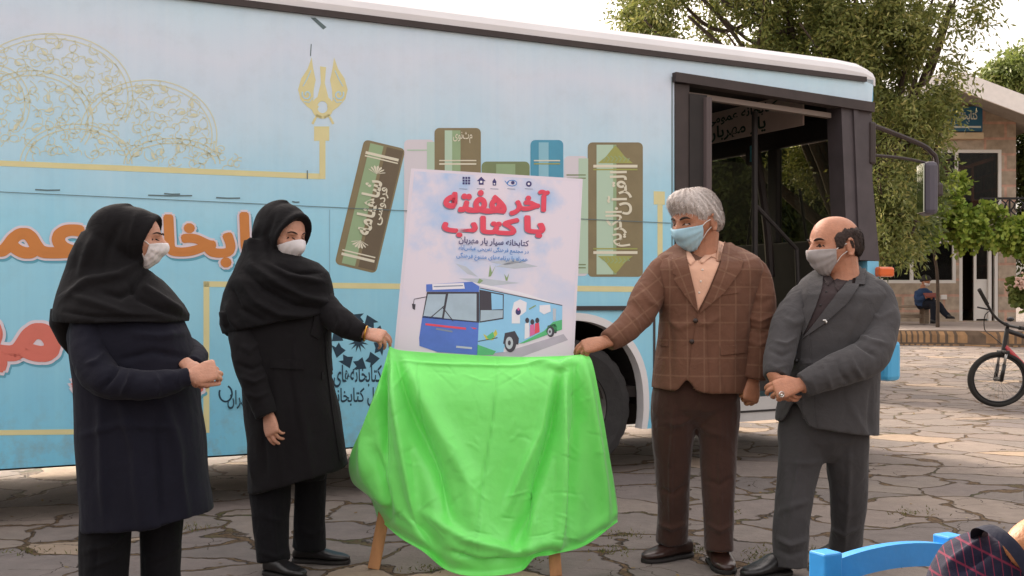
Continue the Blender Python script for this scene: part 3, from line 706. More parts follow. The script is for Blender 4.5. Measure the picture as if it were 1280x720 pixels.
mb = MB(); rr = [(0, ZG), (.0, ZG + .06), (.03, ZG + .11), (.1, ZG + .16), (.25, ZG + .2), (.6, ZG + .24), (BW / 2, ZG + .26)]; rr = rr + [(BW - a, b) for a, b in rr[-2::-1]]
mb.rings([np.array([(u, w, z - dz) for w, z in rr] + [(u, w, ZG + .0 - dz) for w, z in rr[::-1][1:-1]]) for u, dz in ((U0, 0), (U1 - .35, 0), (U1 - .1, .015), (U1 + .02, .05))])
bobj('roof', mb, BWHITE, smooth=False)
mb = MB(); mb.prism([(U0, ZG - .028), (U1 - .1, ZG - .028), (U1 - .1, ZG + .012), (U0, ZG + .012)], lambda a, b, d: (a, d, b), -.025, .01); bobj('roof_gutter', mb, BROWNBLK)
mb = MB(); mb.prism([(U1 - .04, 2.90), (U1 + .0, 2.90), (U1 + .05, 2.98), (U1 + .05, 3.14), (U1 - .04, 3.14)], lambda a, b, d: (a, d, b), .055, BW - .01); bobj('front_header', mb, BLUE)
# shell: far side with windows, rear, floor, inner lining
mb = MB(); mb.box((U0 + .04, BW / 2, 1.75), (.06, BW - .1, 2.76)); bobj('rear_panel', mb, BLUE)
mb = MB(); FW = [(4.1, 5.4, 1.55, 2.7), (5.55, 6.5, 1.45, 2.75)]
wall_with_holes(mb, U0, U1, ZB, ZG, FW, BW - .06, .06); bobj('far_side_panel', mb, BLUE)
for a, b, c, d in FW:
    mb = MB(); mb.box(((a + b) / 2, BW - .03, (c + d) / 2), (b - a, .012, d - c)); bobj('side_window', mb, GLASS)
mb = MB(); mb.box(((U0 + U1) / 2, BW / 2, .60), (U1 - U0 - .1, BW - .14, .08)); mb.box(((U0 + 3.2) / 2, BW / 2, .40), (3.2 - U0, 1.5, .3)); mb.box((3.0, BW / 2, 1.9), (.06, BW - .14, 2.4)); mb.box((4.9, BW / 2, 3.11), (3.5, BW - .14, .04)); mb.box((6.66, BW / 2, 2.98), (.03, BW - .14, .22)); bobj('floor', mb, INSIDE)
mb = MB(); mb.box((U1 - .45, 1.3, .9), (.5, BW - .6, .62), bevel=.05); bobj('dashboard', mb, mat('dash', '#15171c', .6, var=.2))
# front: windscreen with dark surround
fu = U1 - .03
mb = MB(); mb.box((fu, BW / 2, .75), (.06, BW - .02, .86)); bobj('front_panel', mb, BLUE)
mb = MB()
for w0, w1, z0, z1 in ((.10, BW - .1, 1.18, 1.82), (.10, BW - .1, 2.70, 2.9), (.02, .14, 1.182, 2.9), (BW - .16, BW - .03, 1.182, 2.9), (BW / 2 - .08, BW / 2 + .05, 1.82, 2.70)):
    mb.box((fu, (w0 + w1) / 2, (z0 + z1) / 2), (.07, w1 - w0, z1 - z0), bevel=.012)
bobj('windscreen_frame', mb, BLACK)
mb = MB(); mb.box((fu + .01, BW / 2, 2.04), (.012, BW - .3, 1.3)); bobj('windscreen', mb, GLASS)
for w, a in ((.75, .2), (1.75, -.15)):
    mb = MB(); mb.tube([(fu + .05, w, 1.4), (fu + .07, w + a, 2.3)], .014, 6, smooth=False); bobj('wiper', mb, BLACK)
mb = MB(); mb.box(((U0 + 5.6) / 2, BW / 2, .40), (5.6 - U0, 1.3, .22)); mb.tube([(U0 + .2, .45, .36), (2.2, .45, .34), (4.0, .5, .36)], .07, 8, smooth=False); bobj('chassis_light_block', mb, INSIDE)  # underbody box and pipe, added to block light leaking beneath the bus
# near corner post, door rail, folded door leaf
u_a, u_b = uz(1052, 230)[0], U1
mb = MB()
c0, c1 = uz(1050, 140), uz(1086, 140); d0, d1 = uz(1058, 310), uz(1098, 318)
mb.prism([(c0[0], 2.92), (c1[0] + .02, 2.92), (c1[0] + .03, 2.3), (d1[0], 1.62), (d0[0], 1.62)], lambda a, b, d: (a, d, b), -.012, .16); mb.prism([(c0[0] + .12, 2.92), (c0[0] + .17, 2.92), (d0[0] + .17, 1.62), (d0[0] + .12, 1.62)], lambda a, b, d: (a, d, b), -.03, -.008)
bobj('corner_post', mb, mat('grey_post', '#4b4346', .6, var=.15))
mb = MB(); mb.prism([(d0[0] - .02, .5), (d0[0] + .13, .5), (d0[0] + .13, 1.616), (d0[0] - .02, 1.616)], lambda a, b, d: (a, d, b), .0, .2); bobj('door_post', mb, BLACK)
e0 = uz(1083, 312)
mb = MB(); mb.prism([(e0[0], .52), (U1 + .05, .52), (U1 + .06, 1.0), (U1 + .045, 1.615), (e0[0], 1.615)], lambda a, b, d: (a, d, b), -.012, .3); bobj('front_corner', mb, mat('corner_blue', '#79c0e0', .4, var=.05))
mb = MB(); mb.box((U1 + .09, .5, .78), (.16, 1.3, .34), bevel=.04); bobj('bumper', mb, mat('bumper_blue', '#4fa9d6', .4))
mb = MB(); q = BP.at(1104, 340); mb.box((q[0] - .02, -.03, q[2]), (.17, .08, .085), bevel=.02); bobj('indicator_light', mb, mat('orange_lens', '#e0662a', .25, coat=.5))
r0, r1 = uz(841, 93), uz(1086, 137)
mb = MB(); mb.prism([(DU0 - .02, DZ - .02), (r1[0] + .02, 2.86), (r1[0] + .02, 2.94), (DU0 - .02, DZ + .05)], lambda a, b, d: (a, d, b), -.05, .06); mb.prism([(DU0 + .1, DZ - .10), (r1[0] - .35, 2.80), (r1[0] - .35, 2.84), (DU0 + .1, DZ - .06)], lambda a, b, d: (a, d, b), .07, .12, 1)
bobj('door_rail', mb, [BROWNBLK, mat('rail_light', '#8a7c74', .6)])
mb = MB(); mb.prism([(DU0, ZB + .1), (DU0 + .14, ZB + .1), (DU0 + .13, DZ - .03), (DU0, DZ - .03)], lambda a, b, d: (a, d, b), -.012, .10); bobj('door_jamb', mb, BROWNBLK)
l0 = uz(856, 200)[0]; l1 = uz(882, 200)[0]
mb = MB(); mb.prism([(l0 + .03, .55), (l1, .55), (l1, 2.86), (l0 + .03, 2.86)], lambda a, b, d: (a, d, b), -.02, .32); mb.tube([(l1, -.02, .6), (l1, -.02, 2.84)], .035, 8, 1, smooth=False)
bobj('door_leaf', mb, [BLACK, mat('door_edge', '#574a4a', .5)])
# header sign inside, mirror, seat, rails
hu = 6.3
mb = MB(); mb.box((hu, 1.36, 2.935), (.02, 1.88, .29)); hs = bobj('inside_sign', mb, mat('inside_sign', '#c9b3aa', .7, var=.06))
sp = Plane(B0 + BD * (hu - .011), BD, bl); mb = MB()
for t, z0, z1, w0, w1 in (('کتابخانه عمومی سیار', 2.95, 3.06, .74, 2.1), ('یار مهربان', 2.80, 2.945, .9, 1.76)):
    v, f, _ = glyphs(t, .02); mb.add([(hu - .0125, w1 - a * (w1 - w0), z0 + b * (z1 - z0)) for a, b in v], f); bobj('sign_lettering', mb, mat('sign_green', '#1d3b2f', .7), hs); mb = MB()
mb = MB(); mb.box((hu + .1, 1.22, 2.64), (.05, .15, .2), bevel=.02); mb.tube([(hu + .1, 1.22, 2.7), (hu + .15, 1.22, 2.82)], .015, 6, smooth=False); im = bobj('inside_mirror', mb, BLACK)
mb = MB(); mb.box((hu + .072, 1.19, 2.64), (.006, .05, .15)); bobj('mirror_glass', mb, mat('mirror_glass', '#d8d8c8', .05, 1.), im)
mb = MB(); mb.tube([(6.5, 1.08, 1.5), (6.5, 1.12, 1.9), (6.5, 1.2, 2.3), (6.5, 1.3, 2.75)], .04, 8); bobj('grab_pole', mb, BROWNBLK)
mb = MB(); p1 = BP.at(985, 252); mb.tube([(p1[0] - .05, .35, 2.08), (p1[0] + .4, .35, 1.72), (p1[0] + .45, .35, .7)], .020, 8, smooth=False); mb.tube([(p1[0] - .05, .35, .6), (p1[0] - .05, .35, 2.85)], .025, 8, smooth=False); bobj('hand_rail', mb, BLACK)
mb = MB(); mb.box((5.0, 1.75, 1.15), (.55, .6, .16), bevel=.05); mb.box((4.78, 1.75, 1.62), (.16, .58, .85), bevel=.06); mb.box((5.0, 1.75, .86), (.3, .3, .44)); bobj('driver_seat', mb, mat('seat_blue', '#1d2533', .8, var=.2))
mb = MB(); mb.tube([(5.72 + .2 * math.cos(a) * .35, 1.75 + .24 * math.sin(a), 1.45 + .2 * math.cos(a)) for a in np.linspace(0, 2 * math.pi, 25)], .018, 6); mb.tube([(5.72, 1.75, 1.45), (6.1, 1.75, 1.2)], .03, 6, smooth=False); bobj('steering_wheel', mb, BLACK)
# outside mirror on its long bracket, out in front of the corner
def bq(x, y, du=0., w=0.):
    q = BP.at(x, y); return np.array([q[0] + du, w, q[2]])
mb = MB(); m0, m1 = bq(1090, 158), bq(1090, 200); aw = .02
mb.tube([m0, bq(1100, 160), bq(1150, 180), bq(1164, 190), bq(1170, 200), bq(1171, 235)], .022, 8); mb.tube([bq(1092, 194), bq(1130, 198), bq(1168, 206)], .013, 8)
mb.box((bq(1089, 179) + np.array([0, 0, 0])), (.07, .06, .36), bevel=.02); mb.box(bq(1172, 237), (.09, .06, .12), bevel=.02)
ma = bobj('mirror_arm', mb, BROWNBLK, smooth=False)
mb = MB(); c = bq(1160, 236); mrot = Matrix.Rotation(R(-30), 3, 'Z'); mb.box(c, (.12, .22, .46), np.array(mrot), bevel=.04); mh = bobj('mirror_housing', mb, mat('mirror_grey', '#55505a', .5), ma)
mb = MB(); mb.box(c + np.array(mrot) @ np.array([-.063, 0, 0]), (.012, .18, .42), np.array(mrot), bevel=.004); bobj('mirror_glass', mb, mat('mirror_glass', '#d8d8c8', .05, 1.), mh)
# wheel arch and wheels
mb = MB(); ou, inn = 1.0, .93
ro = [np.array([(wu + ar * s * math.cos(t), y, .5 + (az_ - .5) * s * abs(math.sin(t)) ** .8) for s, y in ((1.005, -.03), (1.005, .06), (.925, .06), (.925, -.03))]) for t in np.linspace(-.25, math.pi + .25, 30)]
for r_ in ro:
    pass
ro = [np.array([(wu + ar * s * math.cos(t), y, (.5 + (az_ - .5) * s * math.sin(t) ** .8) if 0 <= t <= math.pi else .5 - .17 * abs(math.sin(t)) / math.sin(.25)) for s, y in ((1.01, -.03), (1.01, .06), (.93, .06), (.93, -.03))]) for t in np.linspace(-.25, math.pi + .25, 34)]
mb.rings(ro); bobj('arch_trim', mb, BWHITE)
mb = MB(); ro = [np.array([(wu + ar * .97 * math.cos(t), y, .5 + (az_ - .5) * .97 * math.sin(t) ** .8) for y in (.05, .75)]) for t in np.linspace(0, math.pi, 24)]
v = np.vstack(ro); mb.add(v, [(2 * i, 2 * i + 1, 2 * i + 3, 2 * i + 2) for i in range(23)]); mb.box((wu, .78, .75), (2 * ar, .04, .95)); bobj('wheel_well', mb, INSIDE)
RW = .50; RWX = uz(793, 495)[0] - wu
def wheel(cu, cw):
    w = bpy.data.objects.new('wheel', None); COL.objects.link(w); w.parent = bus; w.location = (cu, cw, RW)
    prof = [(.30, .13), (.42, .15), (.475, .14), (.497, .11), (.503, .06), (.503, -.06), (.497, -.11), (.475, -.14), (.42, -.15), (.30, -.13)]
    mb = MB(); rs = []
    for k in range(72):
        a = 2 * math.pi * k / 72; rs.append(np.array([(r * (1 if r < .46 else (1 if k % 3 else .983)) * math.cos(a) * RWX / .5, y, r * (1 if r < .46 else (1 if k % 3 else .983)) * math.sin(a)) for r, y in prof]))
    mb.rings(rs, close=True); t = obj('tyre', mb, TYRE, None); t.parent = w
    mb = MB(); rs = [np.array([(r * math.cos(a) * RWX / .5, y, r * math.sin(a)) for r, y in ((.305, -.12), (.29, -.10), (.25, -.04), (.12, -.03), (.10, -.08), (.001, -.08), (.001, .1), (.305, .1))]) for a in np.linspace(0, 2 * math.pi, 36, endpoint=False)]
    mb.rings(rs, close=True)
    for k in range(8): mb.box((.19 * math.cos(k * .785) * 1.1, -.05, .19 * math.sin(k * .785)), (.04, .03, .04))
    rm = obj('rim', mb, mat('wheel_rim', '#6d6a68', .5, .6), None); rm.parent = w
wheel(wu, .17); wheel(wu, BW - .17)
mb = MB(); s0, s1 = uz(700, 386), uz(822, 388.5); mb.prism([(s0[0], s0[1] - .012), (s1[0], s0[1] - .012), (s1[0], s0[1] + .02), (s0[0], s0[1] + .02)], lambda a, b, d: (a, d, b), -.02, .004); bobj('side_moulding', mb, BROWNBLK)
mb = MB(); g0, g1 = uz(818, 392), uz(818, 540); mb.prism([(g0[0] - .012, .335), (g0[0] + .006, .335), (g0[0] + .006, g0[1]), (g0[0] - .012, g0[1])], lambda a, b, d: (a, d, b), -.006, .004); bobj('panel_gap', mb, BROWNBLK)

# ------------------------------------------------------------------ what is printed on the side
YEL = mat('print_yellow', '#dfd6a0', .55, var=.04); ORA = mat('print_orange', '#cf8340', .55, var=.05); LIL = mat('print_pale', '#e0d5dd', .55); RED = mat('print_coral', '#d97565', .55, var=.05)
NAVY = mat('print_dark', '#1d3a4c', .55); CRK = mat('dark_scratch', '#66787c', .8); SHD = mat('print_teal', '#62a9c0', .55)
L1, L2, L3, L4 = .0012, .0020, .0028, .0036
mb = MB()
BP.line(mb, [(-60, 201.3), (0, 204), (400, 220.5)], 7, L1); BP.line(mb, [(403, 223.8), (403, 176)], 7.5, L1); BP.poly(mb, [(392.5, 158), (411.5, 158), (411.5, 176), (392.5, 176)], L1)
BP.line(mb, [(254.5, 355), (510, 358), (829, 362)], 7, L1); BP.line(mb, [(258, 351.8), (258, 541)], 7.5, L1); BP.line(mb, [(-60, 541.5), (254.2, 538)], 6.5, L1)
BP.line(mb, [(825, 358.3), (825, 256)], 6.5, L1); BP.poly(mb, [(817, 239), (831, 239.5), (831, 256), (817, 255.5)], L1)
bobj('printed_frame_line', mb, YEL)
mb = MB()                                                     # flower finial on the frame corner
for s in (-1, 1):
    X = lambda a: 403.5 + s * a
    BP.poly(mb, [(X(14), 72), (X(19), 86), (X(27), 98), (X(31), 112), (X(28), 124), (X(20), 133), (X(9), 141), (X(5), 133), (X(12), 126), (X(11.5), 113), (X(9), 100), (X(12), 86)], L1)
    BP.line(mb, [(X(20 + 6 * math.cos(t) * (1 - t / 9)), 118 + 6.5 * math.sin(t) * (1 - t / 9)) for t in np.linspace(-.5, 7, 18)], 1.7, L3, 1)
    BP.line(mb, [(X(15), 88), (X(20), 99), (X(25), 108)], 1.2, L3, 1); BP.line(mb, [(X(13), 122), (X(17), 128), (X(24), 127)], 1.1, L3, 1)
    BP.line(mb, [(X(1.5), 147), (X(7), 144), (X(10), 149), (X(13), 155)], 3, L2)
BP.poly(mb, [(400, 83), (407.5, 84), (406, 104), (411, 124), (396, 124), (401, 104)], L1)
for q in ribbon(circ(403, 134, 10, 11, 24) + [(413, 134)], 7): mb.add([BP.at(a, b, L2) for a, b in q], [(0, 1, 2, 3)])
bobj('printed_finial', mb, [YEL, mat('print_sky', '#b5d8ea', .55)])
# the lace dome: arcs, spirals and little leaves
mb = MB(); g = random.Random(5)
base = lambda x: 204 + .0412 * x
def dome_line(pts, w=1.5):
    w *= .8
    pts = [(x, min(y, base(x) - 4)) for x, y in pts if x > -55]
    if len(pts) > 2: BP.line(mb, pts, w, L1)
def arcs(cx, cy, rx, ry, a0, a1, w=1.8, n=30): dome_line([(cx + rx * math.cos(R(a)), cy + ry * math.sin(R(a))) for a in np.linspace(a0, a1, n)], w)
for d in (0, 6): arcs(62, 120, 104 - d, 78 - d, 180, 385); arcs(185, 170, 86 - d, 70 - d, 190, 372); arcs(40, 150, 76 - d, 62 - d, 150, 390); arcs(215, 205, 60 - d, 32 - d, 180, 360); arcs(95, 205, 70 - d, 50 - d, 180, 360); arcs(-5, 130, 42 - d, 48 - d, 200, 400)
def spiral(cx, cy, r, turns, s, w=1.3):
    a0 = g.uniform(0, 6.3); dome_line([(cx + r * (1 - t * .85) * math.cos(a0 + s * turns * 6.28 * t), cy + .85 * r * (1 - t * .85) * math.sin(a0 + s * turns * 6.28 * t)) for t in np.linspace(0, 1, 22)], w)
def inside(x, y): return ((x - 62) / 98) ** 2 + ((y - 120) / 72) ** 2 < 1 or ((x - 185) / 82) ** 2 + ((y - 170) / 66) ** 2 < 1 or (((x - 250) / 55) ** 2 + ((y - 212) / 28) ** 2 < 1)
pts = [(x, y) for x in range(-30, 310, 18) for y in range(46, 214, 16)]
for x, y in pts:
    x += g.uniform(-6, 6); y += g.uniform(-5, 5)
    if not inside(x, y) or y > base(x) - 8: continue
    spiral(x, y, g.uniform(7, 12), g.uniform(.7, 1.2), g.choice((-1, 1)))
    a = g.uniform(0, 6.3); l = g.uniform(4, 8); c, s_ = math.cos(a), math.sin(a)
    if y + l < base(x) - 5 and g.random() < .35: BP.poly(mb, [(x - l * c, y - l * s_), (x + 2.2 * s_, y - 2.2 * c), (x + l * c, y + l * s_), (x - 2.2 * s_, y + 2.2 * c)], L2)
    a += 1.9; dome_line([(x + t * c * 14 + 3 * math.sin(t * 6), y + t * s_ * 12 + 3 * math.cos(t * 5)) for t in np.linspace(-1, 1, 14)], 1.2)
for k in range(9):
    x = 172 + k * 15; y = 106 + k * 11.5; spiral(x, y, 7, .9, 1)
for k in range(5): spiral(225 + k * 18, 170 + k * 9, 7, 1, -1)
bobj('printed_dome', mb, mat('print_faint_yellow', '#d8d9bd', .55))
# big title letters
def title(txt, quad, r1, r2, m, sh=(2, 3)):
    mb = MB(); BP.fat(mb, txt, [(a + sh[0], b + sh[1]) for a, b in quad], .0010, 2, r2); BP.fat(mb, txt, quad, .0034, 1, r2); BP.fat(mb, txt, quad, .0058, 0, r1); return bobj('printed_lettering', mb, [m, LIL, SHD])
def tq(x0, x1, y0, y1, s=.03): return [(x0, y0), (x1, y0 + s * (x1 - x0)), (x1, y1 + s * (x1 - x0)), (x0, y1)]
title('بخا', tq(207, 291, 271, 329), 3.2, 6, ORA); title('کتا', tq(302, 372, 268, 316), 3.2, 6, ORA); title('عمو', tq(-52, 112, 280, 334), 4, 7, ORA); title('نه', tq(150, 196, 276, 316), 3.2, 6, ORA)
title('مهربا', tq(-170, 70, 366, 464), 6, 10, RED); title('یار', tq(94, 250, 402, 486), 6, 10, RED)
# emblem and its two lines
mb = MB(); ex, ey = 448, 427
for k in range(10):
    a = R(36 * k + 10); pt = lambda r, t: (ex + 34 * r * math.cos(a + t), ey + 36 * r * math.sin(a + t))
    BP.poly(mb, [pt(.56, -.12), pt(.98, -.16), pt(1.0, .34), pt(.86, .22), pt(.72, .42), pt(.66, .16)], L1)
BP.poly(mb, [(ex + (13 if k % 2 else 5) * math.cos(k * math.pi / 12), ey + (14 if k % 2 else 5.5) * math.sin(k * math.pi / 12)) for k in range(24)], L1)
BP.text(mb, 'کتابخانه‌های عمومی کشور', tq(345, 477, 456, 484, 0), L1, 0, .012); BP.text(mb, 'اداره کل کتابخانه‌های عمومی استان تهران', tq(284, 500, 488, 511, -.02), L1, 0, .012)
BP.line(mb, [(282 + 8 * math.cos(t), 492 + 10 * math.sin(t)) for t in np.linspace(-1.2, 3.6, 16)], 2.2, L1)
bobj('printed_emblem', mb, NAVY)
# seam and scuffs
mb = MB(); BP.line(mb, [(-60, 237.5), (0, 240), (420, 259.5), (838, 279)], .9, .0086)
for x0, x1, y in ((44, 75, 237), (185, 240, 244), (270, 300, 247), (205, 225, 242), (365, 374, 252)): BP.line(mb, [(x0, y), ((x0 + x1) / 2, y + .8), (x1, y + .6)], 1.6, L4)
BP.poly(mb, [(388, 22), (394, 22), (408, 34), (404, 37)], L1); BP.line(mb, [(389, 55), (388, 70)], 1.2, L1); BP.line(mb, [(384, 213), (384, 224)], 1.4, L3); BP.line(mb, [(840, 96), (840, 390)], 1.5, L1)
bobj('scuff', mb, CRK)
mb = MB(); [BP.line(mb, [(a, b), (a, c)], 1.0, L1) for a, b, c in ((412, 262, 352),)]; bobj('panel_seam', mb, mat('seam_blue', '#8fb9cc', .6))
# printed books
BK = dict(brown=mat('book_brown', '#877a5a', .5, var=.1), dark=mat('book_dark', '#6a5c48', .5, var=.1), green=mat('book_green', '#97b088', .5, var=.06), pale=mat('book_pale', '#dcd6dd', .5), mint=mat('book_mint', '#b9d2bb', .5),
          olive=mat('book_olive', '#7d8b62', .5, var=.08), blue=mat('book_blue', '#4f9cba', .5, var=.06), blue2=mat('book_blue2', '#8fc3d4', .5), lime=mat('book_lime', '#a3a65c', .5, var=.08), cream=mat('book_cream', '#e2dcc6', .5))
BKL = list(BK); BKM = list(BK.values())
def book(cx, cy, w, h, deg, stripes, bands, extra=None):
    mb = MB(); c, t = math.cos(R(deg)), math.sin(R(deg)); T = lambda a, b: (cx + a * c - b * t, cy + a * t + b * c)
    BP.poly(mb, rrect(cx, cy, w, h, 6, deg), L1, BKL.index(stripes[0][2]))
    for a0, a1, m in stripes[1:]:
        BP.poly(mb, [T(a0 * w - w / 2, -h / 2 + 3), T(a1 * w - w / 2, -h / 2 + 3), T(a1 * w - w / 2, h / 2 - 3), T(a0 * w - w / 2, h / 2 - 3)], L2, BKL.index(m))
    for y, th, m in bands: BP.poly(mb, [T(-w * .4, y), T(w * .4, y), T(w * .4, y + th), T(-w * .4, y + th)], L3, BKL.index(m))
    if extra: extra(mb, T)
    return bobj('printed_book', mb, BKM)
def vtext(mb, T, txt, xc, y0, y1, w, m, bold=.02): BP.text(mb, txt, [T(xc - w / 2, y1), T(xc - w / 2, y0), T(xc + w / 2, y0), T(xc + w / 2, y1)], L4, BKL.index(m), bold)
def shah(mb, T):
    vtext(mb, T, 'شاهنامه', -3, -33, 36, 21, 'cream', .03); vtext(mb, T, 'فردوسی', 13, -27, 20, 13, 'cream', .02)
    for yy, s in ((-46, -1), (49, 1)):
        for k in range(-3, 4):
            a = R(90 + k * 22); BP.poly(mb, [T(-2, yy - s * 5), T(-2 + 10 * math.cos(a) + 1.6, yy + s * (9 * math.sin(a) - 5)), T(-2 + 12 * math.cos(a), yy + s * (11 * math.sin(a) - 5)), T(-2 + 10 * math.cos(a) - 1.6, yy + s * (9 * math.sin(a) - 5))], L4, BKL.index('cream'))
book(462.5, 258, 53, 160, 13.4, [(0, 1, 'brown'), (.16, .48, 'green'), (.56, .96, 'dark')], [(-66, 3.4, 'cream'), (-61, 1.6, 'cream'), (60, 1.6, 'cream'), (64, 3.4, 'cream')], shah)
book(524, 262, 38, 175, 0, [(0, 1, 'pale'), (.75, 1, 'mint')], [(-75, 1.5, 'mint')])
book(572, 245, 58, 170, 0, [(0, 1, 'brown'), (.22, .38, 'mint'), (.38, .56, 'green')], [(-45, 1.5, 'cream'), (-41, 2, 'cream')], lambda mb, T: (BP.text(mb, 'غزلیات', rquad(578, 171, 22, 12), L4, BKL.index('cream'), .01) if 'غ' in _AR else BP.text(mb, 'مثنوی', rquad(578, 172, 24, 14), L4, BKL.index('cream'), .01)) and None)
book(632, 275, 60, 146, 0, [(0, 1, 'olive'), (.3, .7, 'green')], [])
book(683.5, 250, 41, 150, 0, [(0, 1, 'blue'), (.25, .55, 'blue2')], [(-50, 1.6, 'cream'), (-46, 1.6, 'lime')])
book(720, 270, 30, 150, 0, [(0, 1, 'pale'), (.6, 1, 'mint')], [(-52, 1.5, 'olive'), (-48, 1.5, 'olive'), (60, 1.5, 'olive'), (64, 1.5, 'olive')])
def quran(mb, T):
    for s in (-1, 1):
        BP.poly(mb, [T(-22, s * 58), T(22, s * 58), T(12, s * 66), T(4, s * 76), T(0, s * 80), T(-4, s * 76), T(-12, s * 66)], L3, BKL.index('lime'))
        for k in range(7):
            x = -15 + 5 * k; BP.line(mb, [T(x, s * 60), T(x + 2.5, s * 64), T(x - 1, s * 67 if abs(x) < 11 else s * 63)], 1, L4, BKL.index('green'))
    vtext(mb, T, 'القرآن', 5, -48, 6, 30, 'cream', .02); vtext(mb, T, 'الکریم', 3, 2, 46, 30, 'cream', .02)
book(769, 262, 69, 168, 0, [(0, 1, 'brown'), (.16, .46, 'mint'), (.46, .52, 'green')], [(-56, 3.5, 'cream'), (-51, 1.8, 'lime'), (48, 1.8, 'lime'), (52, 3.5, 'cream')], quran)
# ================================================================== PEOPLE
def skin_mat(name, c): return mat(name, c, .5, var=.12, vscale=26, bump=.28, bscale=130, sss=.08, spec=.4)
def fabric(name, c, var=.12, rough=.85, sheen=.05, fold=.22):
    if name in MATS: return MATS[name]
    m = mat(name, c, rough, var=var, vscale=5, sheen=sheen, spec=.16); N, L = m.node_tree.nodes, m.node_tree.links; b = N['Principled BSDF']
    tc = N.new('ShaderNodeTexCoord'); n = N.new('ShaderNodeTexNoise'); n.inputs['Scale'].default_value = 13; n.inputs['Detail'].default_value = 3; n.inputs['Distortion'].default_value = .8
    n2 = N.new('ShaderNodeTexNoise'); n2.inputs['Scale'].default_value = 420; L.new(tc.outputs['Object'], n.inputs[0]); L.new(tc.outputs['Object'], n2.inputs[0])
    ad = N.new('ShaderNodeMath'); ad.operation = 'MULTIPLY_ADD'; L.new(n2.outputs['Fac'], ad.inputs[0]); ad.inputs[1].default_value = .06; L.new(n.outputs['Fac'], ad.inputs[2])
    bp = N.new('ShaderNodeBump'); bp.inputs['Strength'].default_value = fold; bp.inputs['Distance'].default_value = .03; L.new(ad.outputs[0], bp.inputs['Height']); L.new(bp.outputs[0], b.inputs['Normal'])
    return m
def plaid(name, base, lines, px, pz, w, fold=.3, lw=.25):
    m = fabric(name, base, .1, fold=fold); N, L = m.node_tree.nodes, m.node_tree.links; b = N['Principled BSDF']; src = b.inputs['Base Color'].links[0].from_socket
    at = N.new('ShaderNodeAttribute'); at.attribute_name = 'pat'; sx = N.new('ShaderNodeSeparateXYZ'); L.new(at.outputs['Vector'], sx.inputs[0])
    def band(s, per, w, ph=0.):
        d = N.new('ShaderNodeMath'); d.operation = 'MULTIPLY_ADD'; L.new(s, d.inputs[0]); d.inputs[1].default_value = 1 / per; d.inputs[2].default_value = ph
        f = N.new('ShaderNodeMath'); f.operation = 'PINGPONG'; L.new(d.outputs[0], f.inputs[0]); f.inputs[1].default_value = .5
        r = N.new('ShaderNodeMapRange'); L.new(f.outputs[0], r.inputs[0]); r.inputs[1].default_value = w * .5; r.inputs[2].default_value = w; r.inputs[3].default_value = 1; r.inputs[4].default_value = 0; return r.outputs[0]
    a, c = band(sx.outputs[0], px, w), band(sx.outputs[2], pz, w)
    mxm = N.new('ShaderNodeMath'); mxm.operation = 'MAXIMUM'; L.new(a, mxm.inputs[0]); L.new(c, mxm.inputs[1])
    ml = N.new('ShaderNodeMath'); ml.operation = 'MULTIPLY'; L.new(mxm.outputs[0], ml.inputs[0]); ml.inputs[1].default_value = lw
    mx = N.new('ShaderNodeMix'); mx.data_type = 'RGBA'; L.new(ml.outputs[0], mx.inputs['Factor']); L.new(src, mx.inputs['A']); mx.inputs['B'].default_value = (*srgb(lines), 1)
    L.new(mx.outputs['Result'], b.inputs['Base Color']); return m
def setpat(me, fn):
    co = getco(me); p = fn(co).astype(np.float32); a = me.attributes.get('pat') or me.attributes.new('pat', 'FLOAT_VECTOR', 'POINT'); a.data.foreach_set('vector', p.ravel())
def sm(a, b, x): t = np.clip((x - a) / (b - a), 0, 1); return t * t * (3 - 2 * t)
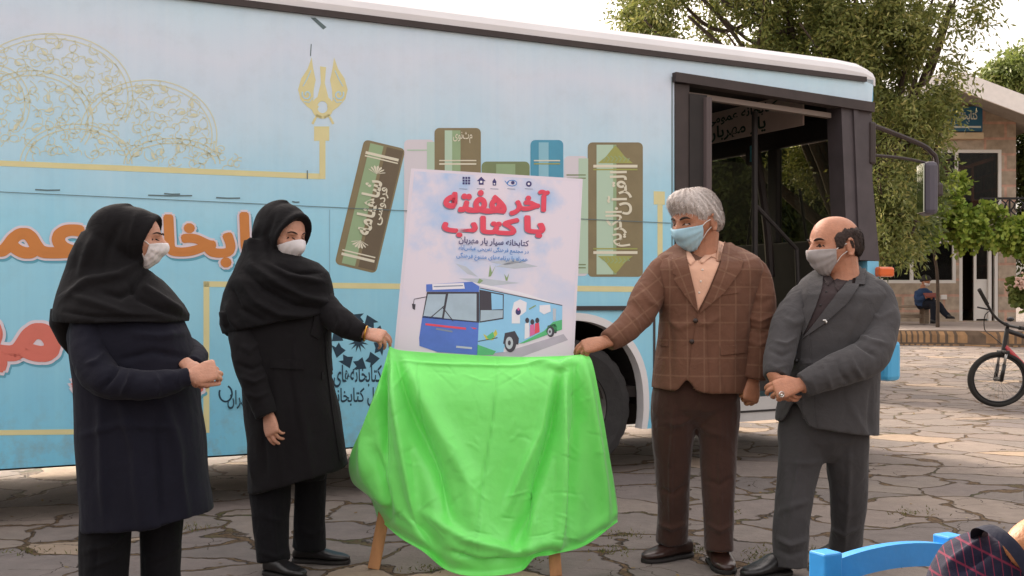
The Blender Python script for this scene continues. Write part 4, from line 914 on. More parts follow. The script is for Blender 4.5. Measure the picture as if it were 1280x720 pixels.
class Head:
    def __init__(s, c, fwd, scale=(1.2, 1.2, 1.2), lean=0.):
        s.c = np.array(c, float); s.F = nrm(fwd); up = np.array([lean, 0, 1.]); s.U = nrm(up - s.F * (up @ s.F)); s.S = np.cross(s.U, s.F); s.k = scale
    def rad(s, az, el, face=True):
        a, e = np.radians(az), np.radians(el); f, sd, u = np.cos(e) * np.cos(a), np.cos(e) * np.sin(a), np.sin(e)
        lo = sm(-8, -62, el); back = sm(80, 150, np.abs(az))
        af = np.where(f > 0, .094 - .004 * lo, .108 - .02 * lo); as_ = .078 - .020 * lo; au = np.where(u > 0, .116, .118 - .028 * back)
        r = (np.abs(f / af) ** 2.25 + np.abs(sd / as_) ** 2.25 + np.abs(u / au) ** 2.25) ** (-1 / 2.25)
        if face:
            g = lambda a0, e0, sa, se: np.exp(-((np.abs(az) - a0) / sa) ** 2 - ((el - e0) / se) ** 2)
            g0 = lambda e0, sa, se: np.exp(-(az / sa) ** 2 - ((el - e0) / se) ** 2)
            r = r + .013 * g0(0, 8, 10) + .022 * g0(-10, 8.5, 8) + .010 * g0(-15, 9, 5) + .005 * g(9, -15, 5, 4) + .006 * g(17, 13, 14, 5) - .013 * g(20, 3, 10, 6.5) + .006 * g(38, -12, 16, 10) - .004 * g(66, 16, 14, 14)
            r = r + .006 * g0(-31, 16, 4) + .006 * g0(-37, 13, 4) - .004 * g0(-34, 14, 1.6) + .010 * g0(-52, 16, 9) + .004 * g(52, -42, 18, 12)
        return r
    def pt(s, az, el, off=0., face=True):
        az, el = np.asarray(az, float), np.asarray(el, float); a, e = np.radians(az), np.radians(el); r = s.rad(az, el, face) + off
        f, sd, u = r * np.cos(e) * np.cos(a) * s.k[0], r * np.cos(e) * np.sin(a) * s.k[1], r * np.sin(e) * s.k[2]
        return s.c + f[..., None] * s.F + sd[..., None] * s.S + u[..., None] * s.U
    def grid(s, mb, off=None, na=84, ne=60, mi=0, face=True):
        az = np.linspace(-180, 180, na, endpoint=False); el = np.linspace(-88.5, 88.5, ne); rs = []
        for e in el:
            o = off(az, np.full(na, e)) if off else 0.; rs.append(s.pt(az, np.full(na, e), o, face))
        mb.rings(rs, mi); return mb
    def rot(s): return np.stack([s.F, s.S, s.U], 1)
    def ears(s, mb):
        for q in (-1, 1):
            c = s.pt(q * 96., -6., .002); fz = nrm(s.F * .55 + s.S * q * -.45); out = nrm(s.S * q + s.F * -.35); fr = np.stack([nrm(np.cross(out, s.U)), out, s.U], 1)
            mb.ell(c, (.017 * s.k[0], .006 * s.k[1], .031 * s.k[2]), fr, 14)
            ex = fr[:, 0] * (1 if fr[:, 0] @ s.F > 0 else -1)
            mb.tube([c + out * .006 * s.k[1] + (-ex * math.cos(t) * .019 * s.k[0] + s.U * math.sin(t) * .031 * s.k[2]) for t in np.linspace(-1.9, 2.2, 12)], .0052 * s.k[0], 7)
            mb.ell(c - s.U * .029 * s.k[2] + ex * .004, (.009, .006, .010), fr, 8)
    def eyes(s, body, brow, look=-14, bw=1.):
        for q in (-1, 1):
            c = s.pt(q * 20., 3., -.006 * s.k[0]); d = nrm(s.F * math.cos(R(look)) + s.U * math.sin(R(look)) + s.S * q * .12)
            mb = MB(); r = .0122 * s.k[0]; z = d; x = nrm(np.cross(s.U, z)); y = np.cross(z, x); n = 14; rs = []; 
            for i, ph in enumerate(np.linspace(.06, math.pi - .06, 11)):
                rs.append(c + z * r * math.cos(ph) + np.array([x * math.cos(t) + y * math.sin(t) for t in np.linspace(0, 2 * math.pi, n, endpoint=False)]) * r * math.sin(ph))
            mb.rings(rs); nf = len(mb.f); mb.m = [1 if i < 2 * n else 0 for i in range(nf)]; mb.m[-2] = 1
            obj('eye', mb, [mat('eye_white', '#ad9f94', .35), mat('eye_dark', '#20130d', .15)], body, True)
            mb = MB(); lid = [s.pt(q * (20 + a), 3 + 4.6 * (1 - (a / 10.5) ** 2) - 3.2, .0015) for a in np.linspace(-10, 11, 9)]
            mb.tube(lid, [.001, .0026, .0034, .0038, .004, .004, .004, .0034, .001], 6, flat=.8); obj('eyelash', mb, mat('lash', '#1c1310', .8), body, True)
            mb = MB(); br = [s.pt(q * a, e, .0035) for a, e in ((8, 13.5), (15, 16.5), (24, 17.5), (33, 14))]; mb.tube(br, [.0034 * bw, .0056 * bw, .0050 * bw, .0014], 8, flat=.7, seg=16); obj('eyebrow', mb, brow, body, True)
    def lids(s, mb, look=-14):
        for q in (-1, 1):
            c = s.pt(q * 20., 3., -.006 * s.k[0]); mb.ell(c + s.U * .0036 * s.k[2] + s.F * .0012, (.0136 * s.k[0], .0158 * s.k[0], .0095 * s.k[0]), s.rot(), 14); pass
def mask(h, body, m, top=-3., side=64., pleats=True, boat=False, sagside=-10.):
    na, ne = 33, 25; A = np.linspace(-1, 1, na); E = np.linspace(0, 1, ne); V = np.zeros((ne, na, 3)); W = np.zeros((ne, na, 3))
    for j, e in enumerate(E):
        az = A * side; t = np.abs(A) ** 1.7
        elt = top * (1 - t) + sagside * t; elb = -74 * (1 - t) + -46 * t; el = elt + (elb - elt) * e
        bulge = np.cos(A * np.pi / 2 * .96) ** .8 * np.sin(np.pi * (.12 + .80 * e))
        off = .0065 + .012 * bulge + (.009 * np.exp(-(A / .22) ** 2) * np.sin(np.pi * min(1, .2 + e)) if boat else 0) + .017 * np.exp(-(az / 17) ** 2 - ((el + 13) / 13) ** 2)
        if pleats: off = off + .0028 * (np.abs(((e * 3.6) % 1) - .5) * 2 - .5) * (np.abs(A) < .9)
        off = off + .0012 * np.sin(A * 23 + e * 9)
        V[j] = h.pt(az, el, off, False); W[j] = h.pt(az, el, off - .0035, False)
    n = na * ne; v = np.vstack([V.reshape(-1, 3), W.reshape(-1, 3)]); f = []
    for j in range(ne - 1):
        for i in range(na - 1):
            q = (j * na + i, j * na + i + 1, (j + 1) * na + i + 1, (j + 1) * na + i); f += [q, tuple(k + n for k in q[::-1])]
    rim = [i for i in range(na)] + [j * na + na - 1 for j in range(1, ne)] + [(ne - 1) * na + i for i in range(na - 2, -1, -1)] + [j * na for j in range(ne - 2, 0, -1)]
    f += [(a, b, b + n, a + n) for a, b in zip(rim, rim[1:] + rim[:1])]
    mb = MB(); mb.add(v, f); o = obj('face_mask', mb, m, body, True)
    for q in (0, na - 1):
        mb = MB()
        sg = -1 if q == 0 else 1
        mb.tube([V[1, q], h.pt(sg * (side + 12.), sagside * .5 + 2, .003), h.pt(sg * 90., 4., .006)], .0022, 6); mb.tube([V[ne - 2, q], h.pt(sg * (side + 14.), -30, .003), h.pt(sg * 90., -16., .006)], .0022, 6)
        obj('ear_loop', mb, mat('elastic', '#dcd6d2', .7), body, True)
    return o
def strands(h, region, n, ln, w, flow, off, seed=1, lift=.004):
    g = np.random.default_rng(seed); mb = MB(); V = []; Fc = []
    az = g.uniform(-180, 180, n * 3); el = np.degrees(np.arcsin(g.uniform(-.6, 1, n * 3))); k = region(az, el) > g.random(n * 3); az, el = az[k][:n], el[k][:n]
    for a, e in zip(az, el):
        da, de = flow(a, e); da += g.normal() * 9; de += g.normal() * 7; L_ = ln * g.uniform(.6, 1.2); pts = []
        for t in (0, .35, .7, 1.):
            a2, e2 = a + da * L_ * t, min(88, e + de * L_ * t); pts.append(h.pt(a2, e2, off(a2, e2) + lift * t * (1.2 - t) * 2 + g.normal() * .0006, False))
        pts = np.array(pts); sd = nrm(np.cross(pts[-1] - pts[0], pts[0] - h.c)) * w * g.uniform(.6, 1.3); b = len(V)
        for p, q in zip(pts, (.8, 1, .8, .15)): V += [p - sd * q, p + sd * q]
        Fc += [(b, b + 1, b + 3, b + 2), (b + 2, b + 3, b + 5, b + 4), (b + 4, b + 5, b + 7, b + 6)]
    mb.add(np.array(V), Fc); return mb
def hand(mb, wrist, fwd, back, size=1., side=1, curls=(45, 50, 55, 60), spread=3., thumb=(35, 20), k2=(1.1, .8), palm=1.):
    """side=+1: thumb on back x fwd side. curls: knuckle bend per finger in degrees"""
    f = nrm(fwd); b = np.asarray(back, float); b = nrm(b - f * (b @ f)); l = np.cross(b, f) * side; s = size; w = np.array(wrist, float)
    q = lambda a, c, d: w + (f * a + l * c + b * d) * s
    mb.loft([(q(-.03, 0, 0), l * .027 * s, b * .019 * s), (q(0, 0, 0), l * .029 * s, b * .018 * s, 2.3), (q(.03, .001, 0), l * .038 * s, b * .018 * s, 2.5), (q(.065, 0, .001), l * .043 * s, b * .0155 * s, 2.7), (q(.092 * palm, -.001, .001), l * .041 * s, b * .012 * s, 2.6), (q(.100 * palm, -.001, .0), l * .035 * s, b * .008 * s, 2.4)], 20)
    for i, (x, L_, r) in enumerate(((.030, .072, .0092), (.0105, .080, .0095), (-.0105, .074, .0090), (-.030, .058, .0080))):
        p = q(.086 * palm - .006 * abs(i - 1), x, 0); d = nrm(f + l * math.tan(R(spread * (1.4 - i)))); ax = l; ang = 0; pts = [p - f * .02 * s, p]; seg = [L_ * .46, L_ * .3, L_ * .26]
        for j, a in enumerate((curls[i], curls[i] * k2[0], curls[i] * k2[1])):
            ang += a; dd = d * math.cos(R(ang)) - b * math.sin(R(ang)); pts.append(pts[-1] + dd * seg[j] * s)
        mb.tube(pts, np.array([r * 1.05, r * 1.05, r * .98, r * .88, r * .7]) * s, 10, seg=17)
        mb.ell(pts[-1], (r * .7 * s,) * 3, None, 8)
    p = q(.018, .024, -.004); d1 = nrm(f * math.cos(R(thumb[0])) + l * math.sin(R(thumb[0])) - b * .45); d2 = nrm(f * math.cos(R(thumb[1])) + l * math.sin(R(thumb[1])) - b * .55)
    mb.tube([p - d1 * .012 * s, p + d1 * .030 * s, p + d1 * .034 * s + d2 * .026 * s, p + d1 * .034 * s + d2 * .052 * s], np.array([.016, .0135, .0105, .008]) * s, 10); mb.ell(p + d1 * .034 * s + d2 * .052 * s, (.008 * s,) * 3, None, 8)
def shoe(name, heel, toe, m, body, w=.052, h=.085, sole=None):
    heel, toe = np.array(heel, float), np.array(toe, float); f = nrm(toe - heel); f[2] = 0; f = nrm(f); L_ = np.linalg.norm((toe - heel)[:2]); l = np.array([-f[1], f[0], 0]); z = np.array([0, 0, 1.]); z0 = heel[2]
    mb = MB(); S = [(-.01, .55, .55), (.06, .85, .95), (.22, .88, 1.0), (.38, .86, .92), (.55, .98, .66), (.72, 1.02, .50), (.86, .88, .42), (.95, .62, .34), (1.0, .3, .24)]
    mb.loft([(heel + f * t * L_ - [0, 0, heel[2]] + z * (z0 + .018 + h * q / 2), l * w * a, z * h * q / 2, 2.6) for t, a, q in S], 20)
    me = remesh(mb, .005, 3); o = obj(name, me, m, body, True)
    mb = MB(); mb.loft([(heel + f * L_ * t - [0, 0, heel[2]] + z * (z0 + .011), l * w * (a * 1.06), z * .011, 4) for t, a, q in S], 20); obj('shoe_sole', mb, sole or mat('shoe_sole', '#1b1614', .7), o)
    return o
class Pers:
    """helper that turns traced photo pixels of one person into points of the place"""
    def __init__(s, Y): s.Y = Y; s.k = Y / F
    def p(s, x, y, d=0.): return PA(x, y, s.Y + d)
    def sec(s, y, xl, xr, hd, dc=0., tilt=0., e=2.3, dy=0.):
        """a level ring: left and right edge, half depth, centre depth; tilt raises its far side, dy drops its right end (px)"""
        c = s.p((xl + xr) / 2, y, dc); a = np.array([(xr - xl) / 2 * s.k, 0, -dy * s.k]); return (c, a, np.array([0, hd, tilt]), e)
    def tube(s, mb, pts, n=18, flat=1., seg=None): mb.tube([s.p(*q[:3]) for q in pts], [q[3] * s.k for q in pts], n, flat=flat, seg=seg); return mb
def cloth(name, mb, m, body, vox=.009, sm_=4, amp=.006, scale=(7, 7, 4), seed=1, strokes=None, notch=None, pat=None):
    me = remesh(mb, vox, sm_)
    if strokes: brush(me, [(l, w * .7, a * 1.6) for l, w, a in strokes])
    if amp: wrinkle(me, amp * 1.5, scale, seed); wrinkle(me, amp * .45, np.array(scale) * 3.1, seed + 50, 2)
    if notch:
        co = getco(me); px = topx(co)
        for nx, ny, w, hh in notch: co[:, 2] += hh * np.exp(-((px[:, 0] - nx) / w) ** 2) * sm(ny, ny + 18, px[:, 1]) * (co[:, 1] < np.median(co[:, 1]))
        setco(me, co)
    if pat: setpat(me, pat)
    o = obj(name, me, m, body, True); return o
def world_bvh(o):
    org = np.array(o.get('_org') or (o.parent.get('_org') if o.parent else (0, 0, 0))); me = o.data
    return BVHTree.FromPolygons([tuple(np.array(v.co) + org) for v in me.vertices], [tuple(p.vertices) for p in me.polygons])
def person(name, mb, skin, origin, label, group='people standing by the bus', vox=.0035):
    me = remesh(mb, vox, 1); o = obj(name, me, skin, None, True, origin); tag(o, label, 'person', group); return o
def limbs(q, mb, neck, torso, arms, legs):
    """the plain body under the clothes: one joined figure"""
    q.tube(mb, neck, 16); q.tube(mb, torso, 18)
    for a in arms + legs: q.tube(mb, a, 12)
BLK = fabric('black_scarf', '#121012', .12, .8, .03, .25); COATB = fabric('charcoal_coat', '#181618', .1, .85, .04, .2); NAVYF = fabric('navy_tunic', '#161621', .12, .85, .04, .22); TROB = fabric('black_trousers', '#131215', .1, .9, .03, .3)
SHOEB = mat('black_leather', '#191718', .35, var=.15, bump=.15, bscale=60)
SK_W, SK_M, SK_G = skin_mat('skin_fair', '#c08d75'), skin_mat('skin_tan', '#a87357'), skin_mat('skin_warm', '#b57e63')
BROWD = mat('brow_dark', '#2b1d17', .9)

# ---- woman at the far left
q = Pers(4.4); hd = Head(q.p(163, 299), (1, .06, -.06), (1.24, 1.05, .99))
mb = MB(); hd.grid(mb); hd.lids(mb); limbs(q, mb, [(150, 310, 0, 17), (145, 350, 0, 16), (148, 385, 0, 22)], [(150, 380, 0, 26), (165, 450, 0, 40), (170, 520, 0, 42), (172, 580, 0, 42)],
    [[(130, 395, -.12, 14), (122, 455, -.2, 13), (135, 478, -.25, 12), (240, 471, -.21, 9)], [(165, 395, .14, 14), (205, 450, .16, 12), (238, 456, -.02, 9)]], [[(150, 570, -.06, 24), (131, 700, -.06, 16), (131, 785, -.06, 10)], [(190, 570, .06, 24), (202, 700, .06, 16), (203, 770, .06, 10)]])
w0, w1 = q.p(238, 471, -.215), q.p(236, 457, -.10)
hand(mb, w0, q.p(264, 463, -.20) - w0, (-.2, -1, .35), 1.0, -1, (52, 55, 58, 62), 1, (30, 5))
hand(mb, w1, q.p(262, 478, -.15) - w1, (.3, -.8, .9), .98, 1, (55, 58, 60, 62), 1, (30, 5))
W1 = person('person', mb, SK_W, q.p(165, 782), 'woman in black hood scarf and long navy tunic with clasped hands, leftmost of the group')
hd.eyes(W1, BROWD, -6, .62); mask(hd, W1, mat('white_mask', '#d9d3d3', .75, var=.04, bump=.15, bscale=30), top=-3, side=40, sagside=-10)
mb = MB(); mb.loft([q.sec(382, 112, 205, .14), q.sec(400, 94, 226, .18), q.sec(420, 90, 235, .2), q.sec(440, 92, 240, .2), q.sec(475, 96, 247, .2), q.sec(510, 96, 250, .2), q.sec(543, 97, 255, .205), q.sec(590, 100, 261, .21), q.sec(625, 102, 265, .215, dy=-6), q.sec(650, 103, 267, .22, dy=-11)], 36)
tun = cloth('tunic', mb, NAVYF, W1, .009, 3, .006, (5, 5, 2.2), 3, [([(150, 500), (170, 560), (178, 660)], 9, .012), ([(205, 500), (222, 560), (235, 650)], 10, .012), ([(125, 500), (128, 560), (130, 650)], 8, .010), ([(195, 520), (198, 600), (200, 660)], 7, -.010), ([(100, 545), (150, 530), (220, 535)], 6, .006), ([(160, 415), (200, 420), (235, 415)], 7, .008), ([(150, 450), (190, 440), (235, 447)], 6, -.008)])
mb = MB(); q.tube(mb, [(118, 405, -.10, 25), (112, 432, -.16, 25), (120, 460, -.21, 24), (140, 478, -.25, 21), (190, 480, -.27, 18), (238, 471, -.225, 12.5)])
cloth('sleeve', mb, NAVYF, W1, .008, 3, .005, (9, 9, 9), 4, [([(150, 452), (140, 470), (128, 486)], 4, -.012), ([(165, 462), (160, 478), (150, 495)], 4, .008), ([(130, 440), (120, 452), (105, 455)], 5, .008), ([(195, 465), (200, 480), (196, 496)], 4, .006), ([(225, 462), (222, 475), (226, 486)], 3, .005)])
mb = MB(); q.tube(mb, [(195, 410, .14, 22), (225, 432, .14, 18), (247, 443, .06, 14), (242, 456, -.06, 11)]); cloth('sleeve', mb, NAVYF, W1, .008, 3, .004, (9, 9, 9), 5)
mb = MB(); mb.loft([q.sec(560, 108, 250, .17), q.sec(600, 105, 245, .17), q.sec(625, 110, 240, .15)]); q.tube(mb, [(133, 600, -.06, 33), (131, 660, -.06, 31), (131, 720, -.06, 29), (131, 776, -.06, 28)]); q.tube(mb, [(203, 600, .08, 30), (201, 660, .08, 27), (201, 720, .08, 26), (204, 768, .08, 26)])
cloth('trousers', mb, TROB, W1, .009, 3, .005, (8, 8, 4), 6, [([(105, 690), (140, 680), (158, 665)], 5, .008), ([(110, 710), (140, 700), (160, 690)], 4, .006), ([(180, 700), (205, 695), (226, 680)], 5, .007), ([(120, 680), (118, 720)], 4, -.007)])
shoe('shoe', PA(118, 790, 4.32) * [1, 1, 0], PA(200, 790, 4.30) * [1, 1, 0], SHOEB, W1); shoe('shoe', PA(190, 772, 4.5) * [1, 1, 0], PA(262, 772, 4.5) * [1, 1, 0], SHOEB, W1)
def hood(h, mb, oa, oe, ec, off=.018, peak=.012):
    def fn(az, el):
        d = np.sqrt((az / oa) ** 2 + ((el - ec) / oe) ** 2); o = off + peak * np.exp(-((d - 1.12) / .14) ** 2) * sm(-40, 30, el) + .012 * sm(100, 160, np.abs(az))
        return np.where(d < 1.0, -.028, o)
    return h.grid(mb, fn, 96, 70, face=False)
mb = MB(); hood(hd, mb, 50, 58, -14, .017, .010)
mb.loft([q.sec(290, 104, 160, .08), q.sec(305, 96, 165, .105), q.sec(320, 89, 172, .115), q.sec(336, 84, 184, .12), q.sec(350, 79, 202, .14), q.sec(365, 75, 216, .17), q.sec(380, 72, 228, .20), q.sec(393, 70, 234, .22), q.sec(402, 71, 233, .222)], 40)
mb.loft([q.sec(385, 68, 110, .12, .12), q.sec(405, 66, 112, .12, .12), q.sec(428, 76, 104, .08, .12), q.sec(446, 88, 98, .03, .12)])
cloth('headscarf', mb, BLK, W1, .007, 3, .0028, (5, 5, 3), 8, [([(178, 325), (150, 345), (110, 352), (80, 372)], 7, .014), ([(185, 333), (165, 362), (150, 370), (125, 365)], 6, -.013), ([(190, 338), (180, 360), (210, 380), (232, 390)], 7, .014), ([(160, 352), (172, 372), (205, 388), (230, 396)], 5, -.011), ([(120, 290), (108, 320), (100, 350)], 8, .010), ([(150, 275), (135, 310), (128, 345)], 7, -.008), ([(170, 268), (162, 300), (165, 330)], 5, .007), ([(90, 370), (120, 380), (160, 392)], 6, .009), ([(80, 390), (120, 396), (200, 398)], 4, -.008)])

# ---- woman holding the cloth
q = Pers(5.35); hd = Head(q.p(353, 293), (.78, -.60, -.26), (1.22, 1.12, 1.12))
mb = MB(); hd.grid(mb); hd.lids(mb); limbs(q, mb, [(345, 305, 0, 16), (343, 340, 0, 15), (345, 372, 0, 20)], [(348, 370, 0, 24), (355, 440, 0, 34), (360, 520, 0, 34), (360, 570, 0, 34)],
    [[(312, 385, -.05, 12), (318, 450, -.15, 10), (334, 516, -.2, 8)], [(400, 375, -.02, 12), (425, 400, -.1, 10), (456, 417, -.14, 7)]], [[(345, 560, -.02, 20), (340, 640, -.06, 13), (341, 704, -.10, 8)], [(380, 560, .05, 20), (385, 630, .1, 12), (385, 690, .12, 8)]])
w0 = q.p(336, 519, -.2); hand(mb, w0, q.p(341, 545, -.24) - w0, (-.5, -1, .0), .98, -1, (24, 28, 32, 36), 2, (30, 8))
w1 = q.p(456, 416.5, -.14); hand(mb, w1, q.p(481, 421, -.17) - w1, (.0, -.75, .9), 1.0, 1, (42, 46, 52, 58), 1, (32, 5), (.7, .5))
W2 = person('person', mb, SK_W, q.p(360, 710), 'woman in black headscarf and charcoal coat lifting the green cloth by its left corner')
hd.eyes(W2, BROWD, -25, .62); mask(hd, W2, mat('white_mask', '#d9d3d3', .75, var=.04, bump=.15, bscale=30), top=3, side=52, pleats=False, boat=True, sagside=-24)
mb = MB(); mb.loft([q.sec(372, 300, 408, .13), q.sec(388, 288, 418, .18), q.sec(412, 292, 414, .19), q.sec(442, 299, 414, .19), q.sec(473, 303, 414, .19), q.sec(505, 305, 423, .20), q.sec(550, 310, 431, .205), q.sec(580, 312, 434, .21, dy=-9), q.sec(598, 312, 436, .212, dy=-17)], 36)
coat = cloth('coat', mb, COATB, W2, .0085, 3, .005, (5, 5, 2.2), 13, [([(345, 440), (348, 520), (352, 600)], 8, .008), ([(375, 500), (385, 560), (390, 600)], 9, .008), ([(330, 540), (332, 600)], 7, -.008), ([(365, 420), (362, 470), (372, 540)], 6, -.006), ([(310, 560), (318, 600)], 7, .008)])
bv = world_bvh(coat); mb = patch([(405, 398), (411, 398), (413, 440), (418, 500), (432, 568), (428, 574), (424, 576), (414, 510), (407, 450)], bv, .001, .006, 5.2); patch([(338, 449), (380, 450), (380, 462), (338, 460)], bv, .001, .006, 5.2, mb=mb); patch([(394, 390), (412, 388), (409, 410), (398, 424), (388, 418)], bv, .001, .008, 5.2, mb=mb)
obj('coat_trim', mb, COATB, W2, False)
mb = MB(); q.tube(mb, [(306, 395, -.06, 22), (309, 430, -.13, 21), (317, 470, -.17, 18.5), (328, 500, -.19, 16.5), (335, 520, -.2, 15)]); cloth('sleeve', mb, COATB, W2, .008, 3, .005, (9, 9, 7), 14, [([(296, 455), (315, 462), (330, 455)], 4, -.008), ([(300, 470), (318, 478), (334, 470)], 4, .008), ([(305, 490), (320, 497), (338, 490)], 4, .005), ([(300, 430), (312, 440), (326, 425)], 5, .006)])
mb = MB(); q.tube(mb, [(400, 380, -.03, 20), (418, 397, -.09, 18), (437, 409, -.13, 15), (455, 417, -.145, 11.5)]); cloth('sleeve', mb, COATB, W2, .008, 3, .004, (9, 9, 9), 15, [([(422, 390), (425, 402), (420, 414)], 3, .007), ([(435, 398), (437, 410), (432, 420)], 3, -.006)])
mb = MB(); mb.tube([q.p(457, 417, -.145) + np.array([math.sin(t) * .008, .034 * math.cos(t), .034 * math.sin(t)]) for t in np.linspace(0, 6.283, 20)], .005, 6); obj('bracelet', mb, mat('gold', '#b98a3e', .3, 1.), W2, True)
mb = MB(); mb.loft([q.sec(540, 318, 418, .16), q.sec(575, 318, 412, .16), q.sec(600, 322, 405, .13)]); q.tube(mb, [(340, 580, -.02, 27), (338, 615, -.04, 26), (340, 660, -.08, 22), (342, 702, -.11, 20.5)]); q.tube(mb, [(387, 575, .06, 24), (388, 610, .09, 20), (387, 650, .11, 20), (386, 686, .12, 21)])
cloth('trousers', mb, TROB, W2, .0085, 3, .005, (8, 8, 4), 16, [([(338, 615), (342, 660), (345, 700)], 4, .008), ([(325, 640), (345, 652), (360, 648)], 5, .006), ([(372, 660), (390, 668), (404, 660)], 5, .007), ([(326, 690), (345, 697), (360, 690)], 4, .006)])
shoe('shoe', PA(333, 716, 5.24) * [1, 1, 0], PA(381, 727, 5.12) * [1, 1, 0], SHOEB, W2, .048, .075); shoe('shoe', PA(368, 700, 5.49) * [1, 1, 0], PA(437, 702, 5.44) * [1, 1, 0], SHOEB, W2, .048, .075)
mb = MB(); hood(hd, mb, 50, 56, -12, .02, .014)
mb.loft([q.sec(300, 305, 352, .08), q.sec(316, 302, 368, .105), q.sec(328, 297, 398, .125, -.02), q.sec(340, 293, 411, .15, -.03), q.sec(352, 287, 415, .18, -.02), q.sec(366, 281, 418, .2), q.sec(382, 277, 420, .215, dy=-3), q.sec(396, 276, 420, .22, dy=-9), q.sec(404, 280, 418, .222, dy=-14)], 40)
mb.loft([q.sec(390, 276, 306, .12, -.05), q.sec(405, 278, 305, .11, -.06), q.sec(421, 284, 300, .05, -.06)])
cloth('headscarf', mb, BLK, W2, .007, 3, .0028, (5, 5, 3), 18, [([(312, 330), (340, 350), (380, 372), (418, 380)], 6, .014), ([(305, 338), (330, 362), (370, 382), (412, 388)], 5, -.013), ([(300, 350), (320, 378), (350, 394), (395, 396)], 6, .013), ([(330, 328), (360, 345), (405, 352)], 5, .011), ([(345, 332), (375, 342), (405, 340)], 4, -.010), ([(290, 360), (300, 385), (330, 402)], 5, -.011), ([(322, 280), (312, 305), (318, 335)], 6, .009), ([(342, 268), (332, 295), (340, 325)], 5, -.007), ([(283, 380), (290, 400), (300, 412)], 5, .009)])

# ---- man in the brown checked jacket
CHK = plaid('brown_check', '#6a4a3b', '#93755f', .076, .084, .06); TROBR = fabric('brown_trousers', '#3f2a23', .12, .85, .2, .3); SHIRTP = fabric('peach_shirt', '#d3a68d', .05, .8, .1, .25)
q = Pers(5.45); hd = Head(q.p(870, 277), (-.80, -.60, -.22), (1.26, 1.22, 1.19))
mb = MB(); hd.grid(mb); hd.ears(mb); hd.lids(mb); limbs(q, mb, [(878, 292, .03, 21), (879, 315, .02, 19), (880, 345, .02, 25)], [(880, 345, .02, 28), (880, 400, 0, 40), (876, 470, 0, 30), (874, 500, 0, 26)],
    [[(846, 345, .03, 9), (803, 390, -.11, 11), (758, 427, -.24, 8.5)], [(925, 345, .03, 9), (950, 400, -.03, 11), (941, 474, -.08, 9)]], [[(857, 500, 0, 18), (842, 600, .06, 14), (840, 680, .11, 9)], [(893, 500, 0, 18), (900, 600, -.04, 14), (900, 690, -.08, 9)]])
w0 = q.p(757, 427.5, -.245); hand(mb, w0, q.p(728, 434, -.26) - w0, (.15, -.62, .9), 1.12, -1, (30, 40, 46, 52), 1, (26, 4), (.8, .6))
w1 = q.p(941, 474, -.08); hand(mb, w1, q.p(938, 500, -.12) - w1, (.45, -1, 0), 1.14, 1, (62, 66, 70, 74), 1, (28, 0), (1.15, .8))
M1 = person('person', mb, SK_M, q.p(872, 705), 'grey haired man in brown checked jacket holding the right corner of the green cloth')
hd.eyes(M1, mat('brow_grey', '#3a302b', .9), -24); mask(hd, M1, mat('blue_mask', '#a9cfdf', .75, var=.04, bump=.12, bscale=30), top=-5, side=60, sagside=-6)
HAIRG = mat('grey_hair', '#c9beb7', .6, var=.10, vscale=40, bump=.25, bscale=120, stretch=(1, 1, 3)); HAIRG2 = leaf_mat('grey_strands', ['#b3a8a1', '#d8cec8', '#e6ddd8', '#c4bab3'], .5, .1)
def hreg(az, el):
    line = np.interp(np.abs(az), [0, 25, 45, 62, 76, 88, 104, 130, 180], [31, 30, 26, 13, 9, 22, -8, -34, -40]) + 3.5 * np.sin(np.asarray(az) * .55) + 2.5 * np.sin(np.asarray(az) * 1.37 + 1); return sm(-6, 13, el - line)
def hoff(az, el):
    r = hreg(az, el); return -.007 + r * (.016 + .010 * sm(10, 70, el) + .026 * np.exp(-((az + 5) / 48) ** 2) * np.exp(-((el - 48) / 22) ** 2)) + r * .0025 * np.sin(np.asarray(az) * .35 + np.asarray(el) * .22)
mb = MB(); hd.grid(mb, hoff, 110, 76, face=False); me = fixn(mb.mesh()); wrinkle(me, .0016, (22, 22, 30), 3); hair = obj('hair', me, HAIRG, M1, True)
mb = strands(hd, lambda a, e: hreg(a, e), 8500, 1.15, .0010, lambda a, e: ((-9 if e > 50 else -2) * (1 if a < 40 else -1), -11 if abs(a) > 40 else -13), lambda a, e: float(hoff(np.array(a), np.array(e))) + .0006, 4, .006); obj('hair_strands', mb, HAIRG2, hair)
cx, cz = q.p(872, 0)[0], 0.
TP = lambda co: np.stack([co[:, 0] - cx, co[:, 1], co[:, 2]], 1)
def RP(ang, ox, oz):
    c, s_ = math.cos(ang), math.sin(ang)
    return lambda co: np.stack([(co[:, 0] - ox) * c + (co[:, 2] - oz) * s_, co[:, 1], -(co[:, 0] - ox) * s_ + (co[:, 2] - oz) * c], 1)
mb = MB(); mb.loft([q.sec(309, 850, 908, .085, .03, .05), q.sec(314, 836, 930, .11, .02, .05), q.sec(321, 822, 948, .13, .01, .03), q.sec(334, 816, 954, .155, 0, .015), q.sec(350, 818, 950, .17), q.sec(372, 823, 944, .18), q.sec(400, 824, 939, .18), q.sec(436, 821, 937, .18), q.sec(462, 817, 936, .185), q.sec(480, 815, 935, .19, dy=2), q.sec(488, 814, 934, .19, dy=3)], 40)
jk = cloth('jacket', mb, CHK, M1, .0085, 3, .004, (6, 6, 4), 23, [([(835, 400), (850, 410), (866, 402)], 5, .007), ([(900, 395), (885, 405), (872, 403)], 5, .007), ([(830, 380), (840, 430), (838, 480)], 6, -.006), ([(922, 360), (915, 420), (918, 480)], 7, .006), ([(900, 445), (905, 470), (910, 495)], 6, -.005), ([(828, 340), (834, 365), (830, 385)], 5, .007)], [(859, 470, 9, .055)], TP)
bv = world_bvh(jk)
